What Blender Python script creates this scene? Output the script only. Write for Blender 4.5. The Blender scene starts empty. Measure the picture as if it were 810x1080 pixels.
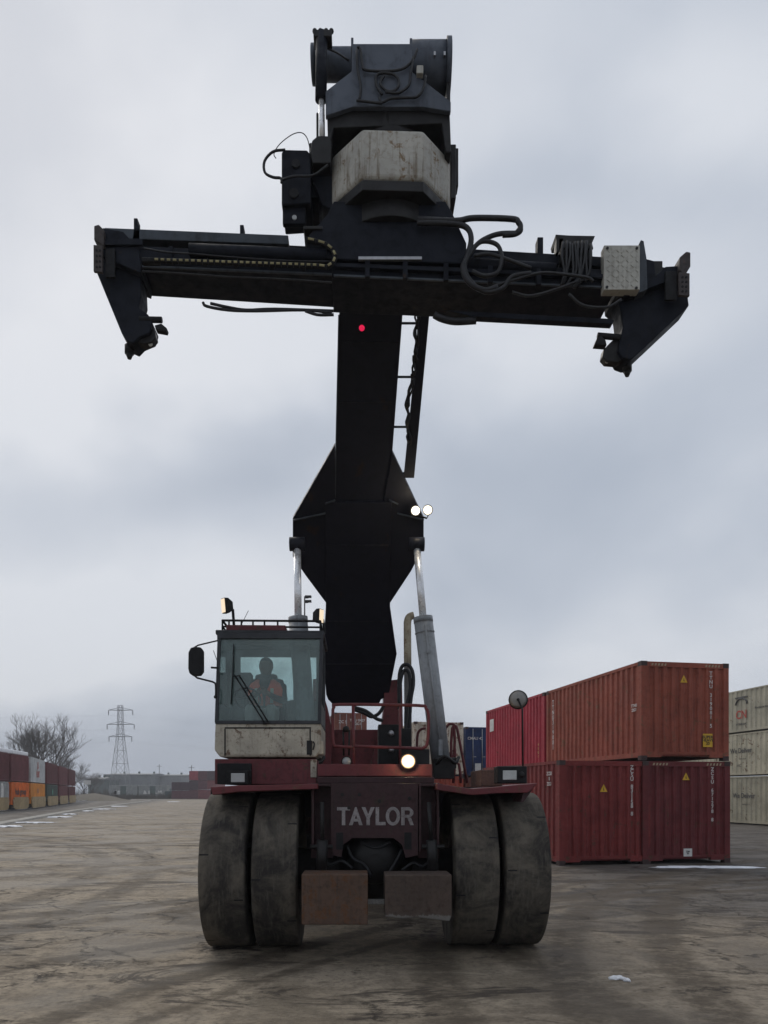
import bpy, bmesh, math, random
from mathutils import Vector, Matrix, noise as mnoise
R = math.radians
random.seed(7)

# ------------------------------------------------------------------ camera, world, sun, exposure
scene = bpy.context.scene
COL = scene.collection
CAM_H = 1.8
F = 815.0                       # focal length in photo pixels (810 x 1080)
cam_d = bpy.data.cameras.new("camera")
cam = bpy.data.objects.new("camera", cam_d); COL.objects.link(cam)
cam.location = (0, 0, CAM_H); cam.rotation_euler = (R(90), 0, 0)
cam_d.sensor_width = 36.0; cam_d.lens = F / 1080 * 36
cam_d.shift_y = (836 - 540) / 1080      # vertical rise keeps the uprights upright, as in the photo
cam_d.clip_start = 0.05; cam_d.clip_end = 5000
scene.camera = cam

SUN_EL, SUN_AZ = 42.0, -28.0            # azimuth from +Y (view axis), negative = left
world = bpy.data.worlds.new("World"); scene.world = world; world.use_nodes = True
wn = world.node_tree.nodes; wl = world.node_tree.links; wn.clear()
w_out = wn.new('ShaderNodeOutputWorld'); w_bg = wn.new('ShaderNodeBackground')
w_bg.inputs['Strength'].default_value = 0.1
sky = wn.new('ShaderNodeTexSky'); sky.sky_type = 'NISHITA'; sky.sun_disc = False
sky.sun_elevation = R(SUN_EL); sky.sun_rotation = R(SUN_AZ); sky.air_density = 1.2; sky.dust_density = 3
tc = wn.new('ShaderNodeTexCoord')
sep = wn.new('ShaderNodeSeparateXYZ'); wl.new(tc.outputs['Generated'], sep.inputs[0])
def wmath(op, a, b=None):
    n = wn.new('ShaderNodeMath'); n.operation = op
    for i, v in enumerate((a, b)):
        if v is None: continue
        if isinstance(v, (int, float)): n.inputs[i].default_value = v
        else: wl.new(v, n.inputs[i])
    return n.outputs[0]
den = wmath('ADD', wmath('MAXIMUM', sep.outputs['Z'], 0.0), 0.45)
cx_ = wmath('DIVIDE', sep.outputs['X'], den); cy_ = wmath('DIVIDE', sep.outputs['Y'], den)
comb = wn.new('ShaderNodeCombineXYZ'); wl.new(cx_, comb.inputs[0]); wl.new(cy_, comb.inputs[1])
comb.inputs[2].default_value = 3.7
nz1 = wn.new('ShaderNodeTexNoise'); nz1.inputs['Scale'].default_value = 1.05; nz1.inputs['Detail'].default_value = 5
nz1.inputs['Roughness'].default_value = 0.45; nz1.inputs['Distortion'].default_value = 0.35
wl.new(comb.outputs[0], nz1.inputs['Vector'])
nz2 = wn.new('ShaderNodeTexNoise'); nz2.inputs['Scale'].default_value = 3.4; nz2.inputs['Detail'].default_value = 4
nz2.inputs['Roughness'].default_value = 0.5
wl.new(comb.outputs[0], nz2.inputs['Vector'])
nsum = wmath('ADD', wmath('MULTIPLY', nz1.outputs['Fac'], 0.8), wmath('MULTIPLY', nz2.outputs['Fac'], 0.2))
# broad cloud banks, placed by direction (x/y, z/y ahead of the yard), ragged by the noise
yy_ = wmath('MAXIMUM', sep.outputs['Y'], 0.08)
su = wmath('ADD', wmath('DIVIDE', sep.outputs['X'], yy_), wmath('MULTIPLY', wmath('SUBTRACT', nz2.outputs['Fac'], 0.5), 0.7))
sv = wmath('ADD', wmath('DIVIDE', sep.outputs['Z'], yy_), wmath('MULTIPLY', wmath('SUBTRACT', nz1.outputs['Fac'], 0.5), 0.7))
bank = nsum
for bx, by, bw, bh, amp in ((-0.36, 0.45, 0.36, 0.10, -0.11), (-0.34, 0.29, 0.40, 0.09, 0.15), (-0.3, 0.02, 1.2, 0.11, -0.11), (-0.45, 0.92, 0.30, 0.18, -0.10), (-0.12, 0.62, 0.40, 0.12, 0.06),
                            (0.42, 0.95, 0.22, 0.10, 0.10), (0.30, 0.60, 0.30, 0.13, 0.10), (0.40, 0.33, 0.40, 0.10, -0.035), (0.45, 0.20, 0.5, 0.08, -0.03), (-0.15, 0.95, 0.18, 0.2, 0.05), (0.22, 0.80, 0.35, 0.05, -0.05)):
    d2 = wmath('ADD', wmath('POWER', wmath('ABSOLUTE', wmath('DIVIDE', wmath('SUBTRACT', su, bx), bw)), 2.0), wmath('POWER', wmath('ABSOLUTE', wmath('DIVIDE', wmath('SUBTRACT', sv, by), bh)), 2.0))
    bank = wmath('ADD', bank, wmath('MULTIPLY', wmath('EXPONENT', wmath('MULTIPLY', d2, -1.0)), amp * 0.8))
ramp = wn.new('ShaderNodeValToRGB'); wl.new(bank, ramp.inputs[0])
e = ramp.color_ramp.elements
e[0].position = 0.36; e[0].color = (2.95, 3.36, 4.05, 1)
e[1].position = 0.62; e[1].color = (5.5, 5.75, 6.2, 1)
m_ = e.new(0.5); m_.color = (4.1, 4.47, 5.1, 1)
mixc = wn.new('ShaderNodeMix'); mixc.data_type = 'RGBA'; mixc.inputs['Factor'].default_value = 0.97
wl.new(sky.outputs[0], mixc.inputs['A']); wl.new(ramp.outputs[0], mixc.inputs['B'])
wl.new(mixc.outputs['Result'], w_bg.inputs['Color']); wl.new(w_bg.outputs[0], w_out.inputs['Surface'])

sun_d = bpy.data.lights.new("sun", 'SUN'); sun_d.energy = 1.1; sun_d.angle = R(45); sun_d.color = (1, 0.93, 0.83)
sun = bpy.data.objects.new("sun", sun_d); COL.objects.link(sun)
_sd = Vector((math.sin(R(SUN_AZ)) * math.cos(R(SUN_EL)), math.cos(R(SUN_AZ)) * math.cos(R(SUN_EL)), math.sin(R(SUN_EL))))
sun.rotation_euler = (-_sd).to_track_quat('-Z', 'Y').to_euler()
scene.view_settings.view_transform = 'Standard'; scene.view_settings.look = 'None'
scene.view_settings.exposure = 0.36; scene.view_settings.gamma = 1.0; scene.view_settings.use_curve_mapping = False
scene.cycles.max_bounces = 8; scene.cycles.transparent_max_bounces = 12
scene.cycles.use_denoising = True

# ------------------------------------------------------------------ helpers
def W(px, py, Y):
    return Vector(((px - 405) / F * Y, Y, CAM_H + (836 - py) / F * Y))

def tag(o, label=None, cat=None, group=None, kind=None):
    if label: o['label'] = label
    if cat: o['category'] = cat
    if group: o['group'] = group
    if kind: o['kind'] = kind
    return o

def empty(name, loc=(0, 0, 0), rz=0):
    o = bpy.data.objects.new(name, None); COL.objects.link(o)
    o.location = loc; o.rotation_euler = (0, 0, rz); o.empty_display_size = 0.3
    return o

class MB:
    def __init__(s): s.v = []; s.f = []; s.m = []; s.sm = []; s.mi = 0
    def face(s, idx, smooth=False):
        s.f.append(tuple(idx)); s.m.append(s.mi); s.sm.append(smooth)
    def add(s, pts):
        b = len(s.v); s.v += [Vector(p) for p in pts]; return b
    def box(s, c, d, M=None):
        x, y, z = c; a, b_, c_ = d[0] / 2, d[1] / 2, d[2] / 2
        pts = [Vector((x + i * a, y + j * b_, z + k * c_)) for i in (-1, 1) for j in (-1, 1) for k in (-1, 1)]
        if M: pts = [M @ p for p in pts]
        b = s.add(pts)
        for q in ((0, 1, 3, 2), (4, 6, 7, 5), (0, 4, 5, 1), (2, 3, 7, 6), (0, 2, 6, 4), (1, 5, 7, 3)):
            s.face([b + i for i in q])
        return s
    def bb(s, lo, hi):
        return s.box([(a + b) / 2 for a, b in zip(lo, hi)], [abs(b - a) for a, b in zip(lo, hi)])
    def prism(s, pts, ext):
        ext = Vector(ext); n = len(pts)
        b = s.add(list(pts) + [Vector(p) + ext for p in pts])
        s.face(range(b, b + n)); s.face(range(b + 2 * n - 1, b + n - 1, -1))
        for i in range(n):
            j = (i + 1) % n; s.face((b + i, b + n + i, b + n + j, b + j))
        return s
    def loft(s, rings, smooth=False, caps=True, closed=True):
        n = len(rings[0]); b0 = None
        for k, r in enumerate(rings):
            b = s.add(r)
            if b0 is None: first = b
            else:
                for i in range(n if closed else n - 1):
                    j = (i + 1) % n; s.face((b0 + i, b0 + j, b + j, b + i), smooth)
            b0 = b
        if caps:
            s.face(range(first, first + n)); s.face(range(b0 + n - 1, b0 - 1, -1))
        return s
    def tube(s, pts, r, n=8, smooth=True, r1=None, curve=0, caps=True):
        pts = [Vector(p) for p in pts]
        if curve and len(pts) > 2:
            q = []
            P = [2 * pts[0] - pts[1]] + pts + [2 * pts[-1] - pts[-2]]
            for i in range(1, len(P) - 2):
                for k in range(curve):
                    t = k / curve; a, b, c, d = P[i - 1], P[i], P[i + 1], P[i + 2]
                    q.append(0.5 * ((2 * b) + (c - a) * t + (2 * a - 5 * b + 4 * c - d) * t * t + (3 * b - a - 3 * c + d) * t ** 3))
            q.append(pts[-1]); pts = q
        m = len(pts); u = None; rings = []
        for i, p in enumerate(pts):
            t = (pts[min(i + 1, m - 1)] - pts[max(i - 1, 0)]).normalized()
            if u is None:
                u = t.orthogonal().normalized()
            else:
                u = (u - t * u.dot(t))
                u = u.normalized() if u.length > 1e-6 else t.orthogonal().normalized()
            w = t.cross(u)
            rr = r if r1 is None else r + (r1 - r) * i / max(1, m - 1)
            rings.append([p + rr * (math.cos(2 * math.pi * k / n) * u + math.sin(2 * math.pi * k / n) * w) for k in range(n)])
        return s.loft(rings, smooth, caps)
    def cyl(s, p0, p1, r, n=20, r1=None, smooth=True):
        return s.tube([p0, p1], r, n, smooth, r1)
    def lathe(s, prof, o, axis, n=32, smooth=True, closed=True):
        o = Vector(o); a = Vector(axis).normalized(); u = a.orthogonal().normalized(); w = a.cross(u)
        rings = [[o + a * h + rr * (math.cos(2 * math.pi * k / n) * u + math.sin(2 * math.pi * k / n) * w) for k in range(n)] for rr, h in prof]
        s.loft(rings, smooth, caps=not closed)
        if closed:
            # join last ring to the first
            nr = len(prof); tot = nr * n; b = len(s.v) - tot; l = len(s.v) - n
            for i in range(n):
                j = (i + 1) % n; s.face((l + i, l + j, b + j, b + i), smooth)
        return s
    def ball(s, c, r, n=12, sc=(1, 1, 1)):
        c = Vector(c); rings = []
        for i in range(1, n):
            t = math.pi * i / n
            rings.append([c + Vector((r * sc[0] * math.sin(t) * math.cos(2 * math.pi * k / (2 * n)), r * sc[1] * math.sin(t) * math.sin(2 * math.pi * k / (2 * n)), r * sc[2] * math.cos(t))) for k in range(2 * n)])
        return s.loft(rings, True, True)
    def build(s, name, mat, parent=None, bevel=0, seg=2):
        me = bpy.data.meshes.new(name)
        me.from_pydata([tuple(v) for v in s.v], [], s.f)
        me.polygons.foreach_set('material_index', s.m); me.polygons.foreach_set('use_smooth', s.sm)
        bm = bmesh.new(); bm.from_mesh(me); bmesh.ops.recalc_face_normals(bm, faces=bm.faces); bm.to_mesh(me); bm.free()
        for m in (mat if isinstance(mat, (list, tuple)) else [mat]): me.materials.append(m)
        o = bpy.data.objects.new(name, me); COL.objects.link(o)
        if parent: o.parent = parent
        if bevel:
            bv = o.modifiers.new('bevel', 'BEVEL'); bv.width = bevel; bv.segments = seg; bv.limit_method = 'ANGLE'; bv.angle_limit = R(35)
        return o

# ------------------------------------------------------------------ materials
def new_mat(name):
    m = bpy.data.materials.new(name); m.use_nodes = True
    nt = m.node_tree; nt.nodes.clear()
    out = nt.nodes.new('ShaderNodeOutputMaterial'); b = nt.nodes.new('ShaderNodeBsdfPrincipled')
    nt.links.new(b.outputs[0], out.inputs[0])
    return m, nt, b, out

def add_noise(nt, vec, scale, detail=5, rough=0.55, dist=0.0):
    n = nt.nodes.new('ShaderNodeTexNoise'); n.inputs['Scale'].default_value = scale
    n.inputs['Detail'].default_value = detail; n.inputs['Roughness'].default_value = rough; n.inputs['Distortion'].default_value = dist
    if vec is not None: nt.links.new(vec, n.inputs['Vector'])
    return n.outputs['Fac']
def add_ramp(nt, fac, lo, hi, a=0.0, b=1.0):
    n = nt.nodes.new('ShaderNodeMapRange'); n.interpolation_type = 'SMOOTHSTEP'
    n.inputs['From Min'].default_value = lo; n.inputs['From Max'].default_value = hi
    n.inputs['To Min'].default_value = a; n.inputs['To Max'].default_value = b
    nt.links.new(fac, n.inputs['Value']); return n.outputs['Result']
def add_math(nt, op, a, b=None):
    n = nt.nodes.new('ShaderNodeMath'); n.operation = op
    for i, v in enumerate((a, b)):
        if v is None: continue
        if isinstance(v, (int, float)): n.inputs[i].default_value = v
        else: nt.links.new(v, n.inputs[i])
    return n.outputs[0]
def add_mix(nt, fac, a, b):
    n = nt.nodes.new('ShaderNodeMix'); n.data_type = 'RGBA'
    if isinstance(fac, (int, float)): n.inputs['Factor'].default_value = fac
    else: nt.links.new(fac, n.inputs['Factor'])
    for k, v in (('A', a), ('B', b)):
        if isinstance(v, tuple): n.inputs[k].default_value = (*v, 1) if len(v) == 3 else v
        else: nt.links.new(v, n.inputs[k])
    return n.outputs['Result']
def add_map(nt, vec, scale=(1, 1, 1), rot=(0, 0, 0), loc=(0, 0, 0)):
    n = nt.nodes.new('ShaderNodeMapping'); n.inputs['Scale'].default_value = scale
    n.inputs['Rotation'].default_value = rot; n.inputs['Location'].default_value = loc
    nt.links.new(vec, n.inputs['Vector']); return n.outputs[0]

def paint(name, col, dirt=(0.05, 0.042, 0.035), amt=0.5, rough=0.5, rust=None, rust_amt=0.0, streak=0.35, scale=1.0, metal=0.0, bump=0.15, spec=0.4):
    """worn painted steel: uneven tone, grime, drip streaks, rust blooms"""
    m, nt, b, out = new_mat(name)
    t = nt.nodes.new('ShaderNodeTexCoord').outputs['Object']
    n1 = add_noise(nt, t, 1.3 * scale, 6, 0.6)
    n2 = add_noise(nt, t, 9 * scale, 6, 0.65, 0.4)
    st = add_noise(nt, add_map(nt, t, (7 * scale, 7 * scale, 0.5 * scale)), 2.0, 5, 0.6)
    c = add_mix(nt, add_ramp(nt, n1, 0.3, 0.7), tuple(x * 0.82 for x in col), tuple(min(1, x * 1.15) for x in col))
    g = add_math(nt, 'ADD', add_ramp(nt, n2, 0.48, 0.75, 0, amt), add_ramp(nt, st, 0.5, 0.72, 0, streak))
    g = add_math(nt, 'MINIMUM', g, 0.92)
    c = add_mix(nt, g, c, dirt)
    if rust:
        n3 = add_noise(nt, t, 3.1 * scale, 9, 0.72, 0.6)
        n4 = add_noise(nt, add_map(nt, t, (9 * scale, 9 * scale, 0.8 * scale), loc=(3, 1, 2)), 1.6, 4, 0.6)
        rf = add_math(nt, 'MULTIPLY', add_ramp(nt, add_math(nt, 'ADD', n3, add_math(nt, 'MULTIPLY', n4, 0.25)), 0.76 - 0.2 * rust_amt, 0.84 - 0.2 * rust_amt), 0.9)
        c = add_mix(nt, rf, c, rust)
    nt.links.new(c, b.inputs['Base Color'])
    rg = add_ramp(nt, n2, 0.3, 0.7, max(0, rough - 0.1), min(1, rough + 0.18))
    nt.links.new(rg, b.inputs['Roughness'])
    b.inputs['Metallic'].default_value = metal
    b.inputs['Specular IOR Level'].default_value = spec
    if bump:
        bp = nt.nodes.new('ShaderNodeBump'); bp.inputs['Strength'].default_value = bump; bp.inputs['Distance'].default_value = 0.01
        nt.links.new(n2, bp.inputs['Height']); nt.links.new(bp.outputs[0], b.inputs['Normal'])
    return m

def plain(name, col, rough=0.5, metal=0.0, spec=0.5):
    return paint(name, col, tuple(x * 0.6 for x in col), 0.3, rough, streak=0.1, metal=metal, bump=0.05, spec=spec, scale=2)

def emit(name, col, s, base=(0.6, 0.6, 0.6)):
    m, nt, b, out = new_mat(name)
    b.inputs['Base Color'].default_value = (*base, 1); b.inputs['Emission Color'].default_value = (*col, 1)
    b.inputs['Emission Strength'].default_value = s; b.inputs['Roughness'].default_value = 0.2
    return m

def glass(name, tint=(0.90, 0.985, 0.975)):
    m, nt, b, out = new_mat(name); nt.nodes.remove(b)
    tr = nt.nodes.new('ShaderNodeBsdfTransparent'); tr.inputs[0].default_value = (*tint, 1)
    gl = nt.nodes.new('ShaderNodeBsdfGlossy'); gl.inputs['Roughness'].default_value = 0.03
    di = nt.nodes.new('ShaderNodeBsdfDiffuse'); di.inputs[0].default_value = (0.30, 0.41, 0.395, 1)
    fr = nt.nodes.new('ShaderNodeFresnel'); fr.inputs[0].default_value = 1.5
    t = nt.nodes.new('ShaderNodeTexCoord').outputs['Object']
    dirt = add_ramp(nt, add_noise(nt, t, 2.5, 6, 0.6), 0.3, 0.75, 0.08, 0.26)  # dust film plus a teal reflection haze put into the diffuse colour
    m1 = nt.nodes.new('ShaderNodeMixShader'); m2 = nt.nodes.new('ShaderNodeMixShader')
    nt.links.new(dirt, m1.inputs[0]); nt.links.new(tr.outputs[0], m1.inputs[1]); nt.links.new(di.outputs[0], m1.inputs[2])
    nt.links.new(fr.outputs[0], m2.inputs[0]); nt.links.new(m1.outputs[0], m2.inputs[1]); nt.links.new(gl.outputs[0], m2.inputs[2])
    nt.links.new(m2.outputs[0], out.inputs[0])
    return m

M = {}
M['boom'] = paint('boom_black_paint', (0.0115, 0.0125, 0.020), (0.012, 0.012, 0.014), 0.6, 0.5, (0.022, 0.015, 0.012), 0.1, spec=0.2)
M['spreader'] = paint('spreader_grey_paint', (0.0105, 0.0125, 0.019), (0.007, 0.007, 0.009), 0.7, 0.6, (0.03, 0.02, 0.015), 0.05, spec=0.14)
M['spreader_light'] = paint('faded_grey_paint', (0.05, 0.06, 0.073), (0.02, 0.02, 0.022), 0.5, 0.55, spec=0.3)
M['head'] = paint('head_blue_grey_paint', (0.08, 0.093, 0.117), (0.03, 0.03, 0.035), 0.45, 0.55, spec=0.3)
M['rotator'] = paint('worn_beige_paint', (0.40, 0.385, 0.34), (0.13, 0.095, 0.055), 0.4, 0.6, (0.17, 0.105, 0.045), 0.42, streak=0.75, scale=2.2)
M['red'] = paint('dark_red_paint', (0.115, 0.02, 0.024), (0.035, 0.02, 0.018), 0.65, 0.55, (0.06, 0.03, 0.02), 0.3, scale=1.6)
M['red_fender'] = paint('fender_red_paint', (0.125, 0.022, 0.027), (0.07, 0.03, 0.025), 0.5, 0.5, (0.10, 0.05, 0.03), 0.3, scale=1.6)
M['red_dull'] = paint('grimy_red_paint', (0.036, 0.012, 0.014), (0.018, 0.013, 0.012), 0.7, 0.6, (0.03, 0.018, 0.012), 0.3, scale=1.6)
M['cream'] = paint('cab_cream_paint', (0.42, 0.385, 0.31), (0.10, 0.085, 0.065), 0.55, 0.55, (0.10, 0.055, 0.03), 0.33, streak=0.3, scale=2.2)
M['cabdark'] = paint('cab_frame_paint', (0.025, 0.027, 0.032), (0.02, 0.02, 0.02), 0.4, 0.5)
M['cabin'] = plain('cab_interior_trim', (0.11, 0.115, 0.115), 0.7)
M['black'] = plain('black_rubber', (0.010, 0.010, 0.011), 0.6, spec=0.25)
M['hose'] = plain('hose_rubber', (0.012, 0.012, 0.014), 0.45, spec=0.4)
M['grease'] = paint('greasy_steel', (0.014, 0.013, 0.013), (0.008, 0.008, 0.008), 0.6, 0.5, spec=0.3)
M['cylgrey'] = paint('cylinder_grey_paint', (0.23, 0.245, 0.26), (0.09, 0.085, 0.08), 0.4, 0.45, streak=0.4, scale=1.6)
M['chrome'] = plain('chromed_steel', (0.85, 0.86, 0.88), 0.28, 0.55)
M['steel'] = plain('scuffed_steel', (0.35, 0.35, 0.36), 0.4, 0.8)
M['yellowed'] = plain('yellowed_plastic', (0.32, 0.28, 0.14), 0.6)
M['white'] = paint('white_paint', (0.62, 0.61, 0.58), (0.2, 0.18, 0.16), 0.4, 0.6, scale=2)
M['letter'] = paint('faded_white_lettering', (0.25, 0.23, 0.23), (0.08, 0.05, 0.05), 0.7, 0.7, scale=4)
M['block'] = paint('rusty_block', (0.095, 0.056, 0.038), (0.03, 0.026, 0.022), 0.6, 0.75, (0.10, 0.042, 0.016), 0.6, scale=2.2, bump=0.5)
M['block_pale'] = paint('rusty_block_salted', (0.070, 0.048, 0.037), (0.03, 0.028, 0.025), 0.6, 0.75, (0.05, 0.03, 0.02), 0.4, scale=2.2, bump=0.5)
M['plate'] = paint('diamond_plate_beige', (0.40, 0.39, 0.345), (0.12, 0.10, 0.07), 0.4, 0.5, scale=2)
def salted(m, z0):
    nt = m.node_tree; b = nt.nodes['Principled BSDF']; old = b.inputs['Base Color'].links[0].from_socket
    t = nt.nodes.new('ShaderNodeTexCoord').outputs['Object']; sx = nt.nodes.new('ShaderNodeSeparateXYZ'); nt.links.new(t, sx.inputs[0])
    h = add_math(nt, 'ADD', sx.outputs['Z'], add_math(nt, 'MULTIPLY', add_math(nt, 'SUBTRACT', add_noise(nt, t, 9, 8, 0.75), 0.5), 0.22))
    nt.links.new(add_mix(nt, add_ramp(nt, h, z0 + 0.012, z0 - 0.012, 0, 0.85), old, (0.15, 0.142, 0.13)), b.inputs['Base Color'])
salted(M['block_pale'], 0.525)
M['salt'] = paint('road_salt', (0.17, 0.165, 0.155), (0.06, 0.05, 0.045), 0.7, 0.9, scale=5)
M['endplate'] = paint('worn_dark_end_plate', (0.045, 0.036, 0.034), (0.02, 0.018, 0.018), 0.6, 0.6, (0.08, 0.04, 0.03), 0.3, scale=3)
M['copper'] = paint('rust_brown_plate', (0.11, 0.06, 0.045), (0.04, 0.03, 0.03), 0.6, 0.7, scale=3)
M['exhaust'] = paint('exhaust_wrap', (0.36, 0.32, 0.24), (0.12, 0.08, 0.05), 0.5, 0.7, (0.15, 0.07, 0.03), 0.4, scale=3)
M['pipe'] = paint('exhaust_pipe', (0.2, 0.19, 0.18), (0.08, 0.06, 0.05), 0.5, 0.5, scale=3, metal=0.5)
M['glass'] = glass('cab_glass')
M['lampglass'] = plain('lamp_glass', (0.42, 0.43, 0.42), 0.15)
M['lit'] = emit('lit_headlamp', (1.0, 0.86, 0.62), 3.0)
M['lit_rim'] = emit('lit_headlamp_rim', (1.0, 0.56, 0.22), 0.9)
M['lit_boom'] = emit('lit_boom_lamp', (1.0, 0.90, 0.70), 1.3)
M['lit_dim'] = emit('lit_cab_lamp', (1.0, 0.76, 0.46), 0.62)
M['lit_red'] = emit('lit_red_lamp', (1.0, 0.02, 0.10), 0.55, (0.2, 0.0, 0.02))
M['mirror'] = plain('mirror_back_plate', (0.26, 0.25, 0.235), 0.45, 0.3)
M['seat'] = plain('seat_fabric', (0.02, 0.021, 0.024), 0.85)
M['skin'] = plain('skin_tone', (0.14, 0.078, 0.054), 0.55)
M['hoodie'] = plain('dark_hoodie', (0.022, 0.022, 0.027), 0.9)
M['trousers'] = plain('pale_trousers', (0.30, 0.29, 0.27), 0.9)
M['vest'] = plain('orange_vest', (0.95, 0.13, 0.06), 0.8)
M['reflect'] = plain('reflective_strip', (0.6, 0.6, 0.5), 0.5)
M['snow'] = plain('old_snow', (0.80, 0.81, 0.84), 0.8)

def tyre_mat():
    m, nt, b, out = new_mat('dusty_tyre')
    t = nt.nodes.new('ShaderNodeTexCoord').outputs['Object']
    n1 = add_noise(nt, t, 2.3, 7, 0.7, 0.5); n2 = add_noise(nt, t, 14, 7, 0.7); n3 = add_noise(nt, add_map(nt, t, (12, 2, 2)), 2.4, 5, 0.6)
    c = add_mix(nt, add_ramp(nt, n1, 0.34, 0.66), (0.026, 0.023, 0.021), (0.118, 0.102, 0.080))
    c = add_mix(nt, add_ramp(nt, n2, 0.45, 0.8, 0, 0.6), c, (0.025, 0.023, 0.022))
    c = add_mix(nt, add_ramp(nt, n3, 0.5, 0.75, 0, 0.5), c, (0.135, 0.122, 0.10))
    nt.links.new(c, b.inputs['Base Color']); b.inputs['Roughness'].default_value = 0.85; b.inputs['Specular IOR Level'].default_value = 0.25
    bp = nt.nodes.new('ShaderNodeBump'); bp.inputs['Strength'].default_value = 0.35; bp.inputs['Distance'].default_value = 0.012
    nt.links.new(add_math(nt, 'ADD', n2, n3), bp.inputs['Height']); nt.links.new(bp.outputs[0], b.inputs['Normal'])
    return m
M['tyre'] = tyre_mat()

# ------------------------------------------------------------------ ground
def ground_mat():
    m, nt, b, out = new_mat('worn_yard_asphalt')
    P = nt.nodes.new('ShaderNodeNewGeometry').outputs['Position']
    big = add_noise(nt, P, 0.09, 5, 0.6, 0.4)
    mid = add_noise(nt, P, 0.45, 8, 0.68, 0.6)
    drag = add_noise(nt, add_map(nt, P, (0.55, 1.15, 1), rot=(0, 0, R(24))), 1.0, 9, 0.72, 0.9)      # scuffs across the yard
    fine = add_noise(nt, P, 6, 8, 0.72)
    grit = add_noise(nt, P, 48, 4, 0.7)
    sx = nt.nodes.new('ShaderNodeSeparateXYZ'); nt.links.new(P, sx.inputs[0])
    c = add_mix(nt, add_ramp(nt, mid, 0.40, 0.60), (0.182, 0.149, 0.107), (0.355, 0.294, 0.218))
    c = add_mix(nt, add_ramp(nt, drag, 0.46, 0.62, 0, 0.6), c, (0.140, 0.110, 0.077))
    c = add_mix(nt, add_ramp(nt, big, 0.48, 0.60, 0, 0.35), c, (0.155, 0.125, 0.094))
    scuff = add_noise(nt, add_map(nt, P, (1.2, 2.4, 1), rot=(0, 0, R(-30)), loc=(7, 3, 0)), 1.5, 9, 0.75, 1.2)
    c = add_mix(nt, add_ramp(nt, scuff, 0.54, 0.64, 0, 0.55), c, (0.095, 0.076, 0.056))
    # bare darker asphalt over the right side of the yard, ragged edge
    edge = add_math(nt, 'ADD', sx.outputs['X'], add_math(nt, 'MULTIPLY', add_math(nt, 'SUBTRACT', add_math(nt, 'ADD', mid, drag), 1.0), 9.0))
    edge = add_math(nt, 'SUBTRACT', edge, add_math(nt, 'MULTIPLY', sx.outputs['Y'], 0.10))
    yw = add_ramp(nt, add_math(nt, 'ADD', sx.outputs['Y'], add_math(nt, 'MULTIPLY', add_math(nt, 'SUBTRACT', drag, 0.5), 8.0)), 9.0, 12.5, 0.25, 0.95)
    dk = add_math(nt, 'MULTIPLY', add_ramp(nt, edge, 0.0, 1.6), yw)
    c = add_mix(nt, dk, c, add_mix(nt, add_ramp(nt, drag, 0.44, 0.57), (0.105, 0.096, 0.090), (0.030, 0.027, 0.027)))
    # a dark wet strip beside the railway
    lw = add_math(nt, 'ADD', add_math(nt, 'ADD', sx.outputs['X'], add_math(nt, 'MULTIPLY', sx.outputs['Y'], 0.22)), add_math(nt, 'MULTIPLY', add_math(nt, 'SUBTRACT', mid, 0.5), 14.0))
    c = add_mix(nt, add_math(nt, 'MULTIPLY', add_ramp(nt, lw, -9.0, -13.0), add_ramp(nt, sx.outputs['Y'], 26, 36, 0, 0.85)), c, (0.055, 0.052, 0.05))
    c = add_mix(nt, add_ramp(nt, fine, 0.42, 0.62, 0.0, 0.55), c, (0.105, 0.084, 0.062))
    c = add_mix(nt, add_ramp(nt, grit, 0.53, 0.64, 0, 0.5), c, (0.33, 0.29, 0.235))
    c = add_mix(nt, add_ramp(nt, add_noise(nt, P, 24, 5, 0.75), 0.54, 0.66, 0, 0.6), c, (0.060, 0.049, 0.038))
    # oil and drip patches
    oil = add_noise(nt, add_map(nt, P, (0.4, 0.9, 1), loc=(4, 2, 0)), 0.9, 9, 0.72, 1.2)
    c = add_mix(nt, add_ramp(nt, oil, 0.545, 0.60, 0, 0.8), c, (0.038, 0.030, 0.025))
    # tyre tracks: arcs of polished rubber
    tr = None
    for (ax, ay, r, w, s_) in ((11.1, -5.2, 20.0, 0.22, .8), (15.3, -2.4, 20.0, 0.22, .85), (15.3, -2.4, 19.3, 0.12, .6), (-2.0, 11.7, 1.25, 0.34, .8), (-9, 18.5, 8.2, 0.35, .8), (-9, 18.5, 9.2, 0.3, .7),
                              (19.6, 7, 19.2, 0.30, .6), (-18, 2, 20.6, .3, .6), (22, 4, 19.5, 0.3, .7), (22, 4, 20.6, .3, .6), (5.5, 13.5, 2.6, .2, .5), (-9, 4, 6.2, .10, .6),
                              (-30, 12, 24.2, .35, .6), (-30, 12, 25.4, .35, .6), (-16, 30, 14, .6, .5), (-16, 30, 16, .6, .5)):
        d = nt.nodes.new('ShaderNodeVectorMath'); d.operation = 'DISTANCE'
        nt.links.new(P, d.inputs[0]); d.inputs[1].default_value = (ax, ay, 0)
        a = add_math(nt, 'ABSOLUTE', add_math(nt, 'SUBTRACT', add_math(nt, 'ADD', d.outputs['Value'], add_math(nt, 'MULTIPLY', mid, 0.25)), r))
        k = add_math(nt, 'MULTIPLY', add_ramp(nt, a, w * 0.35, w * 1.15, s_, 0.0), add_ramp(nt, mid, 0.42, 0.60, 1.0, 0.75))
        tr = k if tr is None else add_math(nt, 'MAXIMUM', tr, k)
    tr = add_math(nt, 'MULTIPLY', tr, add_ramp(nt, fine, 0.34, 0.52, 0.55, 1.0))
    c = add_mix(nt, add_math(nt, 'MINIMUM', add_math(nt, 'MULTIPLY', add_math(nt, 'MULTIPLY', tr, 1.5), add_ramp(nt, scuff, 0.40, 0.56, 0.6, 1.0)), 0.8), c, (0.072, 0.056, 0.040))
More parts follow.
